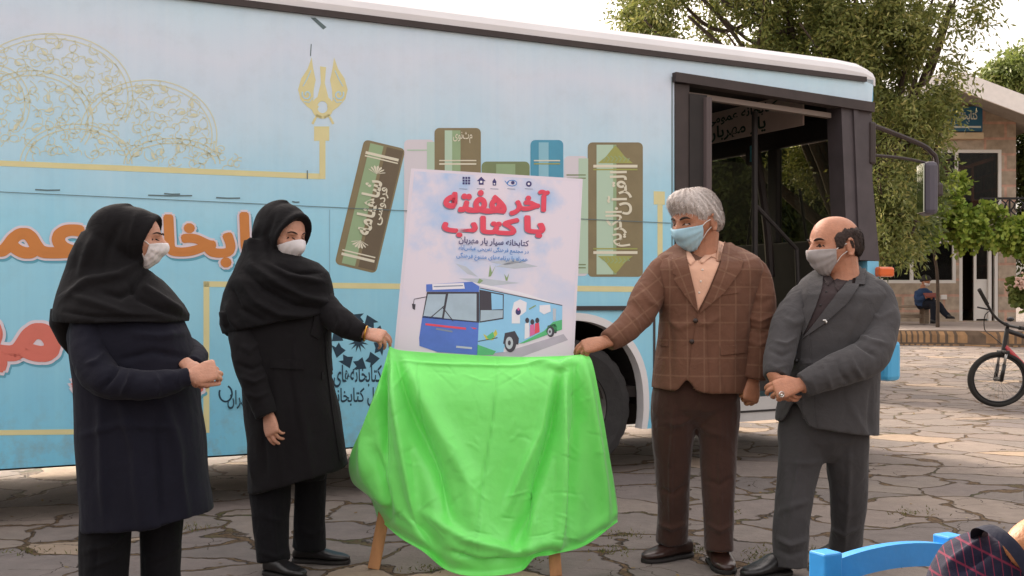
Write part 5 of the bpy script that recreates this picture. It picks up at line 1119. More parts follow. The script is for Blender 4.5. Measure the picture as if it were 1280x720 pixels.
mb = patch([(857, 310), (868, 327), (876, 330), (890, 322), (903, 300), (899, 330), (886, 362), (872, 390), (866, 362), (860, 336)], bv, .001, .004, 5.3); sh = obj('shirt', mb, SHIRTP, M1, True)
mb = patch([(857, 309), (862, 316), (869, 327), (863, 333), (857, 324)], bv, .006, .004, 5.3); patch([(904, 292), (905, 305), (899, 326), (889, 322), (877, 331), (874, 327), (890, 312)], bv, .007, .004, 5.3, mb=mb); obj('shirt_collar', mb, SHIRTP, M1, True)
mb = MB()
for x, y in ((878, 338), (876, 352), (874, 366)): c, n = cast(bv, x, y, 5.3); mb.ell(np.array(c) + np.array(n) * .0055, (.006, .003, .006), None, 8)
obj('shirt_button', mb, mat('pearl_button', '#d8c8ba', .4), M1, True)
def pt_obj(name, mbx, m, body, fn): me = fixn(mbx.mesh()); setpat(me, fn); return obj(name, me, m, body, False)
mb = patch([(857, 309), (846, 313), (840, 320), (842, 342), (846, 345), (843, 349), (857, 370), (873, 391), (869, 366), (862, 338), (858, 322)], bv, .006, .007, 5.3); pt_obj('lapel', mb, CHK, M1, RP(.35, cx, 0))
mb = patch([(904, 290), (913, 298), (922, 318), (917, 326), (929, 327), (926, 338), (905, 366), (874, 392), (887, 364), (899, 334), (905, 308)], bv, .006, .007, 5.3); pt_obj('lapel', mb, CHK, M1, RP(-.4, cx, 0))
mb = patch([(873, 390), (882, 388), (884, 440), (886, 496), (876, 495), (866, 487), (861, 474), (864, 440)], bv, .0005, .005, 5.3); patch([(900, 433), (930, 430), (931, 441), (901, 444)], bv, .0005, .006, 5.3, mb=mb); patch([(825, 423), (836, 424), (836, 433), (825, 432)], bv, .0005, .006, 5.3, mb=mb); patch([(897, 366), (924, 362), (924, 366), (897, 370)], bv, .0005, .004, 5.3, mb=mb); pt_obj('jacket_trim', mb, CHK, M1, TP)
for x, y in ((869.5, 401), (865, 427)):
    c, n = cast(bv, x, y, 5.3); mb = MB(); mb.ell(np.array(c) + np.array(n) * .008, (.012, .006, .012), None, 12); obj('button', mb, mat('brown_button', '#2a1a14', .35), M1, True)
mb = MB(); q.tube(mb, [(842, 330, .02, 12), (830, 336, 0, 17), (819, 354, -.03, 20), (806, 378, -.09, 20), (797, 396, -.13, 18.5), (780, 413, -.19, 15.5), (760, 427, -.24, 12.5)]); cloth('sleeve', mb, CHK, M1, .008, 3, .004, (9, 9, 9), 24, [([(802, 362), (812, 378), (826, 382)], 4, .008), ([(792, 380), (803, 390), (812, 404)], 4, -.008), ([(788, 392), (796, 402), (800, 414)], 3, .007), ([(775, 402), (780, 415), (784, 426)], 3, .004)], pat=RP(.62, q.p(800, 390)[0], q.p(800, 390)[2]))
mb = MB(); q.tube(mb, [(926, 332, .02, 12), (940, 340, 0, 18), (949, 364, -.02, 20), (950, 400, -.04, 20), (947, 440, -.06, 18.5), (941, 475, -.08, 16.5)]); cloth('sleeve', mb, CHK, M1, .008, 3, .004, (9, 9, 9), 25, [([(932, 395), (950, 402), (968, 394)], 4, .007), ([(932, 408), (950, 416), (968, 410)], 4, -.007), ([(935, 425), (948, 432), (964, 425)], 4, .005), ([(935, 370), (950, 380), (966, 372)], 5, -.005)], pat=RP(-.05, q.p(945, 390)[0], q.p(945, 390)[2]))
mb = MB(); mb.loft([q.sec(455, 832, 925, .13), q.sec(490, 818, 926, .14), q.sec(510, 818, 923, .125), q.sec(524, 830, 908, .08), q.sec(534, 848, 886, .04)]); q.tube(mb, [(846, 475, 0, 28), (843, 505, .0, 29), (841, 560, .04, 26), (841, 630, .08, 20.5), (840, 677, .11, 19.5)]); q.tube(mb, [(893, 475, 0, 28), (897, 505, 0, 28), (898, 560, -.02, 23.5), (899, 620, -.06, 20.5), (899, 689, -.09, 19)])
cloth('trousers', mb, TROBR, M1, .0085, 3, .005, (8, 8, 4), 26, [([(843, 510), (838, 580), (838, 665)], 3.5, .008), ([(900, 520), (900, 600), (901, 672)], 3.5, .008), ([(867, 520), (850, 530), (830, 528)], 5, .006), ([(868, 525), (885, 540), (905, 545)], 5, .006), ([(822, 655), (840, 661), (856, 655)], 4, .008), ([(884, 655), (900, 664), (917, 655)], 4, .008), ([(825, 610), (842, 618), (858, 606)], 4, -.006), ([(882, 600), (900, 606), (916, 596)], 4, -.006)])
SHOEBR = mat('brown_leather', '#33201b', .32, var=.2, bump=.15, bscale=50, coat=.2)
shoe('shoe', PA(862, 692, 5.62) * [1, 1, 0], PA(804, 700, 5.46) * [1, 1, 0], SHOEBR, M1, .056, .09); shoe('shoe', PA(893, 690, 5.50) * [1, 1, 0], PA(910, 718, 5.22) * [1, 1, 0], SHOEBR, M1, .056, .09)

# ---- man in the grey suit
GRY = fabric('grey_suit', '#464445', .1, .85, .1, .3); SHG = fabric('dark_shirt', '#382e2f', .1, .8, .1, .3)
q = Pers(5.28); hd = Head(q.p(1043, 307), (-.93, -.36, -.08), (1.26, 1.2, 1.18))
mb = MB(); hd.grid(mb); hd.ears(mb); hd.lids(mb); limbs(q, mb, [(1050, 325, .02, 22), (1054, 345, .02, 20), (1052, 375, .02, 26)], [(1050, 375, .0, 30), (1045, 440, 0, 40), (1042, 495, 0, 30), (1040, 520, 0, 26)],
    [[(1022, 375, .04, 9), (981, 430, -.1, 11), (969, 472, -.22, 9)], [(1078, 378, .04, 9), (1094, 440, -.16, 12), (1002, 483, -.29, 9)]], [[(1015, 520, 0, 18), (992, 620, -.04, 15), (988, 705, -.08, 9)], [(1055, 520, 0, 18), (1060, 620, .1, 14), (1055, 690, .2, 9)]])
w1 = q.p(968, 472, -.235); hand(mb, w1, q.p(982, 497, -.26) - w1, (-.7, -.5, .0), 1.05, 1, (30, 34, 38, 42), 1, (30, 0))
w0 = q.p(998, 481, -.30); hand(mb, w0, q.p(970, 487, -.31) - w0, (.15, -1, .55), 1.12, -1, (34, 40, 46, 52), 2, (46, 30), (1., .8))
M2 = person('person', mb, SK_G, q.p(1025, 712), 'balding man in grey suit with hands crossed in front, rightmost of the standing group')
hd.eyes(M2, BROWD, -8); mask(hd, M2, mat('grey_mask', '#a7a09f', .8, var=.05, bump=.15, bscale=40), top=-5, side=58, sagside=-8)
HAIRD = mat('dark_hair', '#33241f', .75, var=.3, vscale=60, bump=.5, bscale=120)
def greg(az, el):
    a = np.abs(az); lo = np.interp(a, [0, 54, 58, 78, 88, 104, 130, 180], [60, 30, -12, -10, 12, -14, -34, -38]); hi = np.interp(a, [0, 50, 60, 95, 130, 180], [4, 12, 26, 41, 36, 28]) + 1.2 * np.sin(np.asarray(az) * .23); return sm(-3, 8, el - lo) * sm(-14, 10, hi - el) * sm(44, 70, a)
goff = lambda az, el: -.006 + greg(az, el) * .0125
mb = MB(); hd.grid(mb, goff, 110, 76, face=False); me = fixn(mb.mesh()); wrinkle(me, .0030, (75, 75, 75), 4); hair = obj('hair', me, HAIRD, M2, True)
mb = strands(hd, greg, 2600, .8, .0011, lambda a, e: (4 * np.sign(a), -9), lambda a, e: float(goff(np.array(a), np.array(e))) + .0004, 5, .003); obj('hair_strands', mb, leaf_mat('dark_strands', ['#231813', '#3a2a23', '#4a3830'], .6, .05), hair)
mb = MB(); mb.loft([q.sec(341, 1026, 1080, .085, .03, .05), q.sec(346, 1012, 1094, .11, .02, .045), q.sec(353, 1002, 1106, .13, .01, .03), q.sec(366, 994, 1110, .155, 0, .01), q.sec(388, 988, 1106, .175), q.sec(420, 982, 1100, .185), q.sec(455, 980, 1098, .185), q.sec(490, 976, 1097, .185), q.sec(515, 971, 1097, .19, dy=3), q.sec(535, 970, 1097, .19, dy=9)], 40)
jk = cloth('jacket', mb, GRY, M2, .0085, 3, .004, (6, 6, 4), 33, [([(1000, 452), (1030, 458), (1060, 440)], 5, .006), ([(1060, 500), (1070, 520), (1085, 545)], 6, .006), ([(1090, 480), (1088, 520), (1090, 545)], 5, -.006), ([(1075, 380), (1068, 400), (1060, 425)], 6, .006)], [(994, 498, 11, .105)])
bv = world_bvh(jk)
mb = patch([(1030, 338), (1038, 350), (1050, 352), (1066, 345), (1054, 358), (1035, 385), (1006, 418), (1012, 400), (1022, 375)], bv, .001, .004, 5.15); obj('shirt', mb, SHG, M2, True)
mb = patch([(1030, 337), (1036, 343), (1041, 351), (1035, 359), (1029, 350)], bv, .005, .005, 5.15); patch([(1078, 322), (1078, 334), (1062, 350), (1047, 366), (1042, 352), (1056, 344)], bv, .005, .006, 5.15, mb=mb); obj('shirt_collar', mb, SHG, M2, True)
mb = MB()
for x, y in ((1033, 366), (1026, 382)): c, n = cast(bv, x, y, 5.15); mb.ell(np.array(c) + np.array(n) * .0055, (.006, .003, .006), None, 8)
obj('shirt_button', mb, mat('dark_button', '#1b1819', .4), M2, True)
mb = patch([(1029, 337), (1018, 343), (1012, 350), (1010, 372), (1003, 392), (1004, 420), (1009, 410), (1020, 384), (1028, 360)], bv, .006, .007, 5.15); obj('lapel', mb, GRY, M2)
mb = patch([(1079, 323), (1086, 334), (1078, 346), (1064, 354), (1073, 359), (1058, 380), (1030, 405), (1003, 424), (1020, 402), (1044, 370), (1064, 349)], bv, .006, .007, 5.15); obj('lapel', mb, GRY, M2)
mb = patch([(1003, 420), (1012, 418), (1016, 470), (1018, 520), (1024, 544), (1012, 540), (1004, 520), (999, 470)], bv, .0005, .005, 5.15); obj('jacket_trim', mb, GRY, M2)
c, n = cast(bv, 997, 451, 5.1); mb = MB(); mb.ell(np.array(c) + np.array(n) * .006, (.011, .006, .011), None, 12); obj('button', mb, mat('dark_button', '#1b1819', .4), M2, True)
c, n = cast(bv, 1031, 401, 5.1); mb = MB(); mb.ell(np.array(c) + np.array(n) * .013, (.011, .003, .006), None, 8); mb.ell(np.array(c) + np.array(n) * .015 + np.array([.008, 0, -.008]), (.005, .003, .008), None, 8); obj('lapel_pin', mb, mat('silver', '#c9c6c2', .25, 1.), M2, True)
mb = MB(); q.tube(mb, [(1018, 364, .03, 12), (1006, 370, .01, 17), (994, 390, -.03, 20), (982, 415, -.09, 20), (974, 445, -.16, 18), (970, 472, -.22, 15.5)]); cloth('sleeve', mb, GRY, M2, .008, 3, .004, (9, 9, 9), 34, [([(966, 425), (982, 430), (998, 420)], 4, .007), ([(962, 438), (978, 445), (992, 438)], 4, -.007), ([(960, 455), (972, 460), (986, 455)], 4, .005), ([(978, 395), (992, 405), (1006, 398)], 5, .005)])
mb = MB(); q.tube(mb, [(1080, 362, .03, 13), (1094, 368, .0, 20), (1101, 393, -.06, 22), (1099, 420, -.13, 22), (1088, 444, -.2, 23), (1060, 458, -.25, 22), (1030, 470, -.28, 19), (1003, 482, -.295, 15)]); cloth('sleeve', mb, GRY, M2, .008, 3, .004, (9, 9, 9), 35, [([(1064, 426), (1080, 436), (1096, 446)], 4, -.010), ([(1072, 418), (1086, 426), (1108, 430)], 4, .009), ([(1060, 440), (1068, 460), (1080, 474)], 4, .009), ([(1045, 446), (1052, 466), (1062, 482)], 4, -.008), ([(1028, 455), (1034, 470), (1040, 488)], 4, .007), ([(1012, 468), (1016, 480), (1022, 494)], 3, .005), ([(1085, 390), (1100, 398), (1118, 388)], 5, .006)])
mb = MB(); q.tube(mb, [(1002, 476, -.26, 13.5), (996, 478.5, -.29, 13)]); 
mb = MB(); c = q.p(977, 493, -.345); mb.tube([c + np.array([.0115 * math.cos(t), .004 * math.cos(t), .0115 * math.sin(t)]) for t in np.linspace(0, 6.283, 18)], .0028, 6); mb.ell(c + np.array([-.002, -.010, -.002]), (.007, .005, .007), None, 8); obj('ring', mb, mat('silver', '#c9c6c2', .25, 1.), M2, True)
TROG = fabric('grey_trousers', '#403e3f', .1, .85, .1, .3)
mb = MB(); mb.loft([q.sec(490, 985, 1090, .13), q.sec(530, 975, 1088, .135), q.sec(550, 980, 1084, .12), q.sec(566, 1000, 1066, .08), q.sec(576, 1018, 1046, .04)]); q.tube(mb, [(1006, 505, 0, 30), (1003, 545, 0, 30), (996, 590, -.02, 25), (991, 640, -.05, 23), (988, 680, -.07, 22), (987, 709, -.08, 21)]); q.tube(mb, [(1056, 505, 0, 30), (1058, 545, .0, 29), (1060, 590, .06, 25.5), (1060, 650, .14, 21), (1055, 695, .22, 20)])
cloth('trousers', mb, TROG, M2, .0085, 3, .005, (8, 8, 4), 36, [([(1000, 560), (990, 630), (985, 680)], 4, .008), ([(1062, 560), (1060, 630), (1056, 690)], 4, .008), ([(1030, 575), (1012, 580), (990, 578)], 5, .006), ([(970, 672), (988, 682), (1010, 674)], 5, .012), ([(968, 686), (988, 694), (1008, 688)], 4, -.008), ([(1035, 660), (1055, 668), (1076, 660)], 4, .007), ([(975, 640), (992, 632), (1012, 626)], 5, .007)])
shoe('shoe', PA(985, 712, 5.25) * [1, 1, 0], PA(928, 722, 5.12) * [1, 1, 0], SHOEB, M2, .056, .09); shoe('shoe', PA(1066, 700, 5.56) * [1, 1, 0], PA(1016, 706, 5.44) * [1, 1, 0], SHOEB, M2, .056, .09)

# ---- man on the far bench
q = Pers(28.5); hd = Head(q.p(1157, 351.5), (.5, -.75, -.45), (1.2, 1.15, 1.15))
mb = MB(); hd.grid(mb, None, 40, 30); hd.ears(mb); q.tube(mb, [(1154, 356, 0, 3), (1153, 363, 0, 3.5)], 10); q.tube(mb, [(1153, 364, 0, 5), (1152, 380, 0, 6)], 10)
for pts in ([(1148, 365, 0, 3), (1148, 374, -.1, 2.6), (1158, 371.5, -.25, 2)], [(1160, 365, 0, 3), (1164, 373, -.1, 2.6), (1164, 370.5, -.25, 2)], [(1152, 381, 0, 5), (1166, 380, -.28, 3), (1167, 401, -.3, 1.6)], [(1156, 381, 0, 5), (1171, 381, -.28, 3), (1184, 394, -.44, 1.6)]): q.tube(mb, pts, 8)
for x, y, dx in ((1159, 371.5, 5), (1164, 370.5, 3)): hand(mb, q.p(x, y, -.25), (1, -.2, .05), (0, -.3, 1), 1.1, 1, (40, 45, 50, 55))
S1 = person('person', mb, SK_M, q.p(1160, 402, 0), 'man in dark blue shirt sitting on the bench reading with one leg stretched out', 'people in the background', .008)
mask(hd, S1, mat('white_mask', '#d9d3d3', .75), side=60)
mb = MB(); hd.grid(mb, lambda a, e: -.006 + .03 * sm(-5, 5, e - np.interp(np.abs(a), [0, 50, 80, 100, 180], [38, 25, 12, -15, -40])), 50, 36, face=False); obj('hair', mb, mat('black_hair', '#1a1413', .7), S1, True)
NVS = fabric('blue_shirt', '#2b3c58', .1)
mb = MB(); mb.loft([q.sec(361, 1149, 1158, .12), q.sec(364, 1145, 1163, .16), q.sec(370, 1144, 1165, .19), q.sec(380, 1144, 1164, .19), q.sec(383, 1144, 1164, .19)]); q.tube(mb, [(1147, 365, 0, 4.2), (1147, 374, -.1, 4), (1157, 372, -.24, 3)], 10); q.tube(mb, [(1161, 365, 0, 4.2), (1165, 373, -.1, 4), (1164, 371, -.22, 3)], 10); cloth('shirt', mb, NVS, S1, .014, 2, .01, (6, 6, 6), 41)
mb = MB(); q.tube(mb, [(1148, 382, .02, 5.5), (1165, 379, -.28, 5), (1167, 390, -.31, 4.4), (1167, 402, -.3, 3.6)], 12); q.tube(mb, [(1156, 382, .02, 5.5), (1171, 380, -.28, 5), (1178, 388, -.36, 4.2), (1186, 396, -.46, 3.6)], 12); cloth('trousers', mb, fabric('dark_trousers', '#1b1d26', .1), S1, .014, 2, .008, (6, 6, 6), 42)
for h_, t_ in ((q.p(1163, 404.5, -.3), q.p(1173, 405, -.42)), (q.p(1183, 398.5, -.42), q.p(1193, 398, -.62))): shoe('shoe', h_, t_, SHOEB, S1, .06, .1)
bk = MB(); bk.box(q.p(1164, 369, -.34), (.34, .22, .03), np.array(Matrix.Rotation(R(25), 3, 'X')), bevel=.006); tag(obj('booklet', bk, mat('booklet_red', '#7c4038', .7), None, False, q.p(1164, 369, -.34)), 'small reddish booklet in the hands of the man on the bench', 'book')

# ---- person at the lower right corner
q = Pers(1.95); mb = MB(); q.tube(mb, [(1200, 920, 0, 70), (1222, 840, 0, 50), (1234, 770, 0, 34)], 20); q.tube(mb, [(1268, 696, -.03, 22), (1288, 684, -.045, 31), (1310, 674, -.04, 33), (1345, 660, 0, 35)], 18)
hd = Head(q.p(1385, 636), (.85, -.2, -.35), (1.1, 1.05, 1.05)); hd.grid(mb); hd.ears(mb)
arms = [[(1232, 850, -.06, 30), (1250, 920, -.25, 32), (1400, 960, -.3, 22)], [(1240, 850, .06, 30), (1290, 900, .22, 32), (1420, 950, .2, 22)]]
for a in arms: q.tube(mb, a, 14); w = q.p(*a[-1][:3]); hand(mb, w, (1, 0, 0), (0, 0, 1), 1., 1)
for d in (-.1, .1): q.tube(mb, [(1190, 930, d, 60), (1460, 940, d, 52), (1460, 1230, d, 34)], 14)
C1 = person('person', mb, skin_mat('skin_bronze', '#b07851'), np.array([*q.p(1230, 0)[:2], 0.]), 'seated person in navy shirt with red grid lines, only a shoulder showing in the corner', 'people in the foreground', .005)
obj('hair', Head(hd.c, hd.F, (1.12, 1.08, 1.08)).grid(MB(), lambda a, e: -.006 + .02 * sm(-5, 5, e - np.interp(np.abs(a), [0, 50, 80, 100, 180], [38, 25, 12, -15, -40])), face=False), mat('black_hair', '#1a1413', .7), C1, True)
GRD = plaid('navy_grid', '#1e1d30', '#8a2c44', .0120, .040, .07, .3, .55)
mb = MB(); q.tube(mb, [(1190, 920, 0, 120), (1218, 840, 0, 100), (1228, 790, 0, 74)], 26); mb.ell(q.p(1232, 748, .02), (76 * q.k, .11, 84 * q.k), None, 28); q.tube(mb, [(1226, 770, -.09, 58), (1250, 870, -.22, 50), (1270, 920, -.26, 44)], 18); q.tube(mb, [(1236, 770, .11, 58), (1280, 890, .22, 50)], 18)
cx2 = q.p(1230, 0)[0]
cloth('shirt', mb, GRD, C1, .007, 4, .004, (9, 9, 9), 51, [([(1178, 712), (1210, 690), (1232, 672)], 6, .006), ([(1196, 715), (1222, 700), (1240, 690)], 5, -.006)], pat=lambda co: np.stack([(co[:, 0] - cx2) * 1.0 - 1.6 * (co[:, 2] - .70) * (co[:, 0] - cx2 - .03) - .25 * (co[:, 1] - 1.8), co[:, 1], co[:, 2] + .5 * (co[:, 0] - cx2)], 1))
mb = MB(); ax = nrm((.84, .12, .50)); e1 = nrm(np.cross(ax, (0, 1, 0))); e2 = np.cross(ax, e1); c = q.p(1254, 695, -.05)
mb.loft([(c - ax * .012, e1 * .062, e2 * .066), (c + ax * .004, e1 * .058, e2 * .062), (c + ax * .014, e1 * .053, e2 * .057), (c + ax * .015, e1 * .050, e2 * .054), (c + ax * .0, e1 * .048, e2 * .052)], 32, cap=False); obj('shirt_collar', mb, fabric('navy_rib', '#1b1d2c', .1), C1, True)
tro = MB()
for d in (-.1, .1): q.tube(tro, [(1180, 930, d, 80), (1460, 935, d, 66), (1462, 1200, d, 48)], 14)
cloth('trousers', tro, TROB, C1, .012, 3, .006)
for d in (-.1, .1): shoe('shoe', np.array([q.p(1440, 0)[0], 1.95 + d, 0]), np.array([q.p(1440, 0)[0] + .26, 1.95 + d, 0]), SHOEB, C1)
# ================================================================== EASEL, POSTER, CLOTH
PW = mat('easel_wood', '#a9764c', .7, var=.22, vscale=12, stretch=(2, 2, .35), bump=.2, bscale=30)
er = root('easel', (PA(580, 0, 5.45)[0], 5.45, 0)); tag(er, 'wooden easel with two pale legs showing below the green cloth', 'easel')
fl, fr = PA(467, 711, 5.34), PA(695, 724, 5.2); fl[2] = fr[2] = 0
tl, tr = PA(560, 222, 5.72), PA(660, 226, 5.72)
for a, b in ((fl, tl), (fr, tr)): mb = MB(); mb.beam(a, b, .056, .03, (0, 1, 0), bevel=.003); obj('leg', mb, PW, er)
mb = MB(); mb.beam([(tl[0] + tr[0]) / 2, 6.25, 0], (tl + tr) / 2 + [0, .03, -.04], .045, .03, (0, 1, 0), bevel=.003); obj('leg', mb, PW, er)
mb = MB(); zc = .62; A = fl + (tl - fl) * (zc / tl[2]); B = fr + (tr - fr) * (zc / tr[2]); mb.beam(A + [-.05, -.035, 0], B + [.05, -.035, 0], .05, .04, (0, 1, 0), bevel=.003); obj('ledge', mb, PW, er)
p0, p1, p2 = PA(515, 211, 5.62), PA(728, 224, 5.62), PA(500, 400, 5.45)
PP = Plane(p0, np.cross(p1 - p0, p2 - p0))
LAV = mat('poster_paper', '#dcd3de', .5, var=.03, vscale=2)
def poster_mat():
    m = mat('poster_sky', '#dcd3df', .45); N, L = m.node_tree.nodes, m.node_tree.links; b = N['Principled BSDF']; tc = N.new('ShaderNodeTexCoord')
    n = N.new('ShaderNodeTexNoise'); n.inputs['Scale'].default_value = 3.1; n.inputs['Detail'].default_value = 5; n.inputs['Roughness'].default_value = .55; L.new(tc.outputs['Object'], n.inputs['Vector'])
    sx = N.new('ShaderNodeSeparateXYZ'); L.new(tc.outputs['Object'], sx.inputs[0])
    mr = N.new('ShaderNodeMapRange'); mr.inputs[1].default_value = .0; mr.inputs[2].default_value = .35; L.new(sx.outputs[2], mr.inputs[0])
    r = N.new('ShaderNodeValToRGB'); r.color_ramp.elements[0].position = .42; r.color_ramp.elements[1].position = .60; r.color_ramp.elements[0].color = (0, 0, 0, 1); L.new(n.outputs['Fac'], r.inputs[0])
    mu = N.new('ShaderNodeMath'); mu.operation = 'MULTIPLY'; L.new(mr.outputs[0], mu.inputs[0]); L.new(r.outputs[0], mu.inputs[1])
    mx = N.new('ShaderNodeMix'); mx.data_type = 'RGBA'; L.new(mu.outputs[0], mx.inputs['Factor']); mx.inputs['A'].default_value = (*srgb('#dfd5e0'), 1); mx.inputs['B'].default_value = (*srgb('#9dbfe6'), 1); L.new(mx.outputs['Result'], b.inputs['Base Color']); return m
corner = [(514, 210.5), (728.5, 223.5), (711, 575), (481, 560)]
mb = MB(); v = [PP.at(x, y, o) for o in (0, -.008) for x, y in corner]; mb.add(v, [(0, 1, 2, 3), (7, 6, 5, 4), (0, 4, 5, 1), (1, 5, 6, 2), (2, 6, 7, 3), (3, 7, 4, 0)])
po = obj('poster', mb, LAV, None, False, PP.at(605, 400, 0)); tag(po, 'white poster with red Persian heading and a blue bus picture on the easel', 'poster')
def pdec(name, mb, ms): return obj(name, mb, ms, po)
K1, K2, K3, K4 = .0012, .0018, .0024, .003
mb = MB(); PP.poly(mb, [(518, 214), (725, 227), (708, 570), (485, 556)], K1 - .0005); pdec('printed_sky', mb, poster_mat())
PT = dict(red=mat('poster_red', '#e2455c', .5), sh=mat('poster_shadow', '#7e8aa0', .5), navy=mat('poster_navy', '#37306a', .5), blue=mat('poster_blue', '#3f7fc4', .5), body=mat('poster_bus_blue', '#4f72c8', .5, var=.12, vscale=7), light=mat('poster_bus_light', '#8fc6ea', .5, var=.06), dark=mat('poster_bus_dark', '#3a3540', .5), glass=mat('poster_glass', '#a9bccb', .5, var=.12, vscale=8), green=mat('poster_green', '#55b878', .5, var=.1), white=mat('poster_white', '#e6e2ea', .5), grey=mat('poster_grey', '#b9bfc9', .5, var=.1), pink=mat('poster_pink', '#d96aa0', .5), yel=mat('poster_yellow', '#c9c04e', .5), leaf=mat('poster_leaf', '#86a070', .5), shd=mat('poster_ground', '#b6aebc', .5, var=.1))
PK, PM = list(PT), list(PT.values()); I = PK.index
def ptq(x0, x1, y0, y1, s=.055): return [(x0, y0), (x1, y0 + s * (x1 - x0)), (x1 - .06 * (y1 - y0), y1 + s * (x1 - x0)), (x0 - .06 * (y1 - y0), y1)]
mb = MB()
for t, qd, rr in (('آخر', ptq(640, 686, 237, 268), 1.7), ('هفته', ptq(557, 633, 237, 263), 1.7), ('با', ptq(657, 681, 271, 295), 1.7), ('کتاب', ptq(555, 648, 269, 294), 1.7)):
    PP.fat(mb, t, [(a - 1., b + 1.2) for a, b in qd], .001, I('sh'), rr); PP.fat(mb, t, qd, .0033, I('red'), rr)
pdec('printed_heading', mb, PM)
mb = MB(); PP.text(mb, 'کتابخانه سیار یار مهربان', ptq(574, 661, 296, 305.5), K2, I('navy'), .018); PP.text(mb, 'در مجتمع فرهنگی تفریحی عباس‌آباد', ptq(573, 661, 306.5, 314.5), K2, I('blue'), .012); PP.text(mb, 'همراه با برنامه‌های متنوع فرهنگی', ptq(571, 660, 316, 325), K2, I('blue'), .012); pdec('printed_text', mb, PM)
mb = MB()                                                     # five small emblems along the top
for a in range(3):
    for b in range(3): PP.poly(mb, rquad(579.5 + a * 3.4, 222.5 + b * 3.4, 2.6, 2.6, 4), K2, I('navy'))
PP.poly(mb, [(601.5, 221), (607, 226.5), (604.5, 226.5), (604.5, 231), (598.5, 231), (598.5, 226.5), (596, 226.5)], K2, I('navy')); PP.poly(mb, circ(601.5, 227.5, 1.6), K3, I('white'))
PP.poly(mb, [(618, 223), (620.5, 227), (620, 232), (616, 232), (615.5, 227)], K2, I('navy')); PP.poly(mb, circ(618, 230, 1), K3, I('white'))
PP.line(mb, circ(640, 229, 6, 3.6, 18) + [(646, 229)], 1, K2, I('blue')); PP.poly(mb, circ(641, 228.5, 2.2), K2, I('navy')); PP.line(mb, [(631, 226), (634, 230), (636, 227)], 1, K2, I('blue'))
PP.poly(mb, circ(661, 230, 3.6), K2, I('navy')); PP.poly(mb, circ(661, 230, 1.5), K3, I('white'))
for x in (579, 601, 618, 639, 661): PP.line(mb, [(x - 5, 236), (x + 5, 236.5)], .7, K2, I('sh'))
pdec('printed_emblem', mb, PM)
mb = MB()                                                     # picture of the bus, drawn from the photo zoom
Z = lambda x, y: (500 + x * .1875, 320 + y * .1876)
zp = lambda pts, l, c: PP.poly(mb, [Z(*p) for p in pts], l, I(c))
zl = lambda pts, w, l, c: PP.line(mb, [Z(*p) for p in pts], w, l, I(c))
zp([(230, 640), (500, 660), (700, 640), (1090, 520), (1120, 560), (760, 690), (450, 695)], K1, 'shd')
for pts in ([(370, 50), (440, 70), (520, 140), (450, 120)], [(640, 70), (760, 30), (920, 70), (760, 85)], [(390, 150), (560, 150), (800, 180), (600, 200)], [(600, 40), (760, 22), (840, 40), (700, 60)]): zp(pts, K1, 'grey')
for pts in ([(590, 140), (600, 60), (612, 110), (640, 60), (606, 135)], [(705, 165), (695, 120), (712, 145), (728, 115), (716, 165)], [(515, 180), (530, 150), (555, 165), (530, 185)]): zp(pts, K2, 'leaf')
zp([(530, 215), (1082, 332), (1080, 490), (800, 580), (510, 660), (520, 440)], K2, 'light'); zp([(480, 175), (530, 200), (1082, 330), (800, 240), (560, 190)], K2, 'white')
zp([(520, 440), (690, 420), (700, 560), (690, 640), (515, 660)], K2 + .0002, 'light'); zp([(515, 590), (640, 635), (620, 660), (513, 662)], K3, 'green'); zp([(795, 585), (960, 500), (1020, 440), (1080, 425), (1080, 490), (830, 580)], K3, 'green')
zp([(175, 190), (480, 172), (530, 205), (525, 240), (175, 238)], K3, 'body'); zp([(215, 188), (425, 180), (432, 218), (218, 226)], K4, 'white'); zl([(225, 205), (420, 198)], 1.3, K4 + .0004, 'sh')
zp([(150, 400), (525, 445), (515, 660), (250, 640), (130, 600), (128, 545)], K3, 'body'); zp([(180, 240), (528, 240), (528, 446), (148, 412)], K3, 'dark'); zp([(186, 256), (305, 256), (280, 412), (156, 400)], K4, 'glass'); zp([(322, 252), (510, 252), (510, 436), (292, 416)], K4, 'glass')
zl([(200, 415), (300, 330), (318, 258)], 1.2, K4 + .0004, 'dark'); zl([(355, 435), (305, 370), (285, 345)], 1.2, K4 + .0004, 'dark'); zl([(180, 272), (95, 288), (88, 330)], .9, K3, 'dark'); zp([(80, 318), (104, 322), (100, 360), (84, 352)], K3, 'dark')
zp([(530, 225), (692, 255), (690, 420), (530, 445)], K3, 'dark'); zp([(608, 248), (685, 262), (685, 355), (612, 358)], K4, 'light'); zp([(538, 362), (686, 362), (684, 412), (536, 436)], K4, 'glass'); zl([(534, 214), (1082, 330)], .9, K4, 'dark')
for cx_, cy_, rx_, ry_ in ((735, 580, 40, 62), (1005, 505, 24, 36)): zp([(cx_ - rx_ - 8, cy_ + 5), (cx_ - rx_ + 4, cy_ - ry_ - 4), (cx_ + 30, cy_ - ry_ - 18), (cx_ + rx_ + 18, cy_ - 30), (cx_ + rx_ + 14, cy_ + 10)], K3, 'dark'); zp(circ(cx_, cy_, rx_, ry_), K4, 'dark'); zp(circ(cx_ - 6, cy_, rx_ * .62, ry_ * .66), K4 + .0004, 'grey'); zp(circ(cx_ - 6, cy_, rx_ * .25, ry_ * .27), K4 + .0008, 'dark')
zp([(760, 310), (800, 290), (845, 310), (840, 370), (800, 400), (800, 450), (745, 450), (745, 370)], K3, 'white'); zp(circ(788, 372, 18, 22), K4, 'navy'); zp(circ(790, 355, 8, 10), K4 + .0004, 'pink')
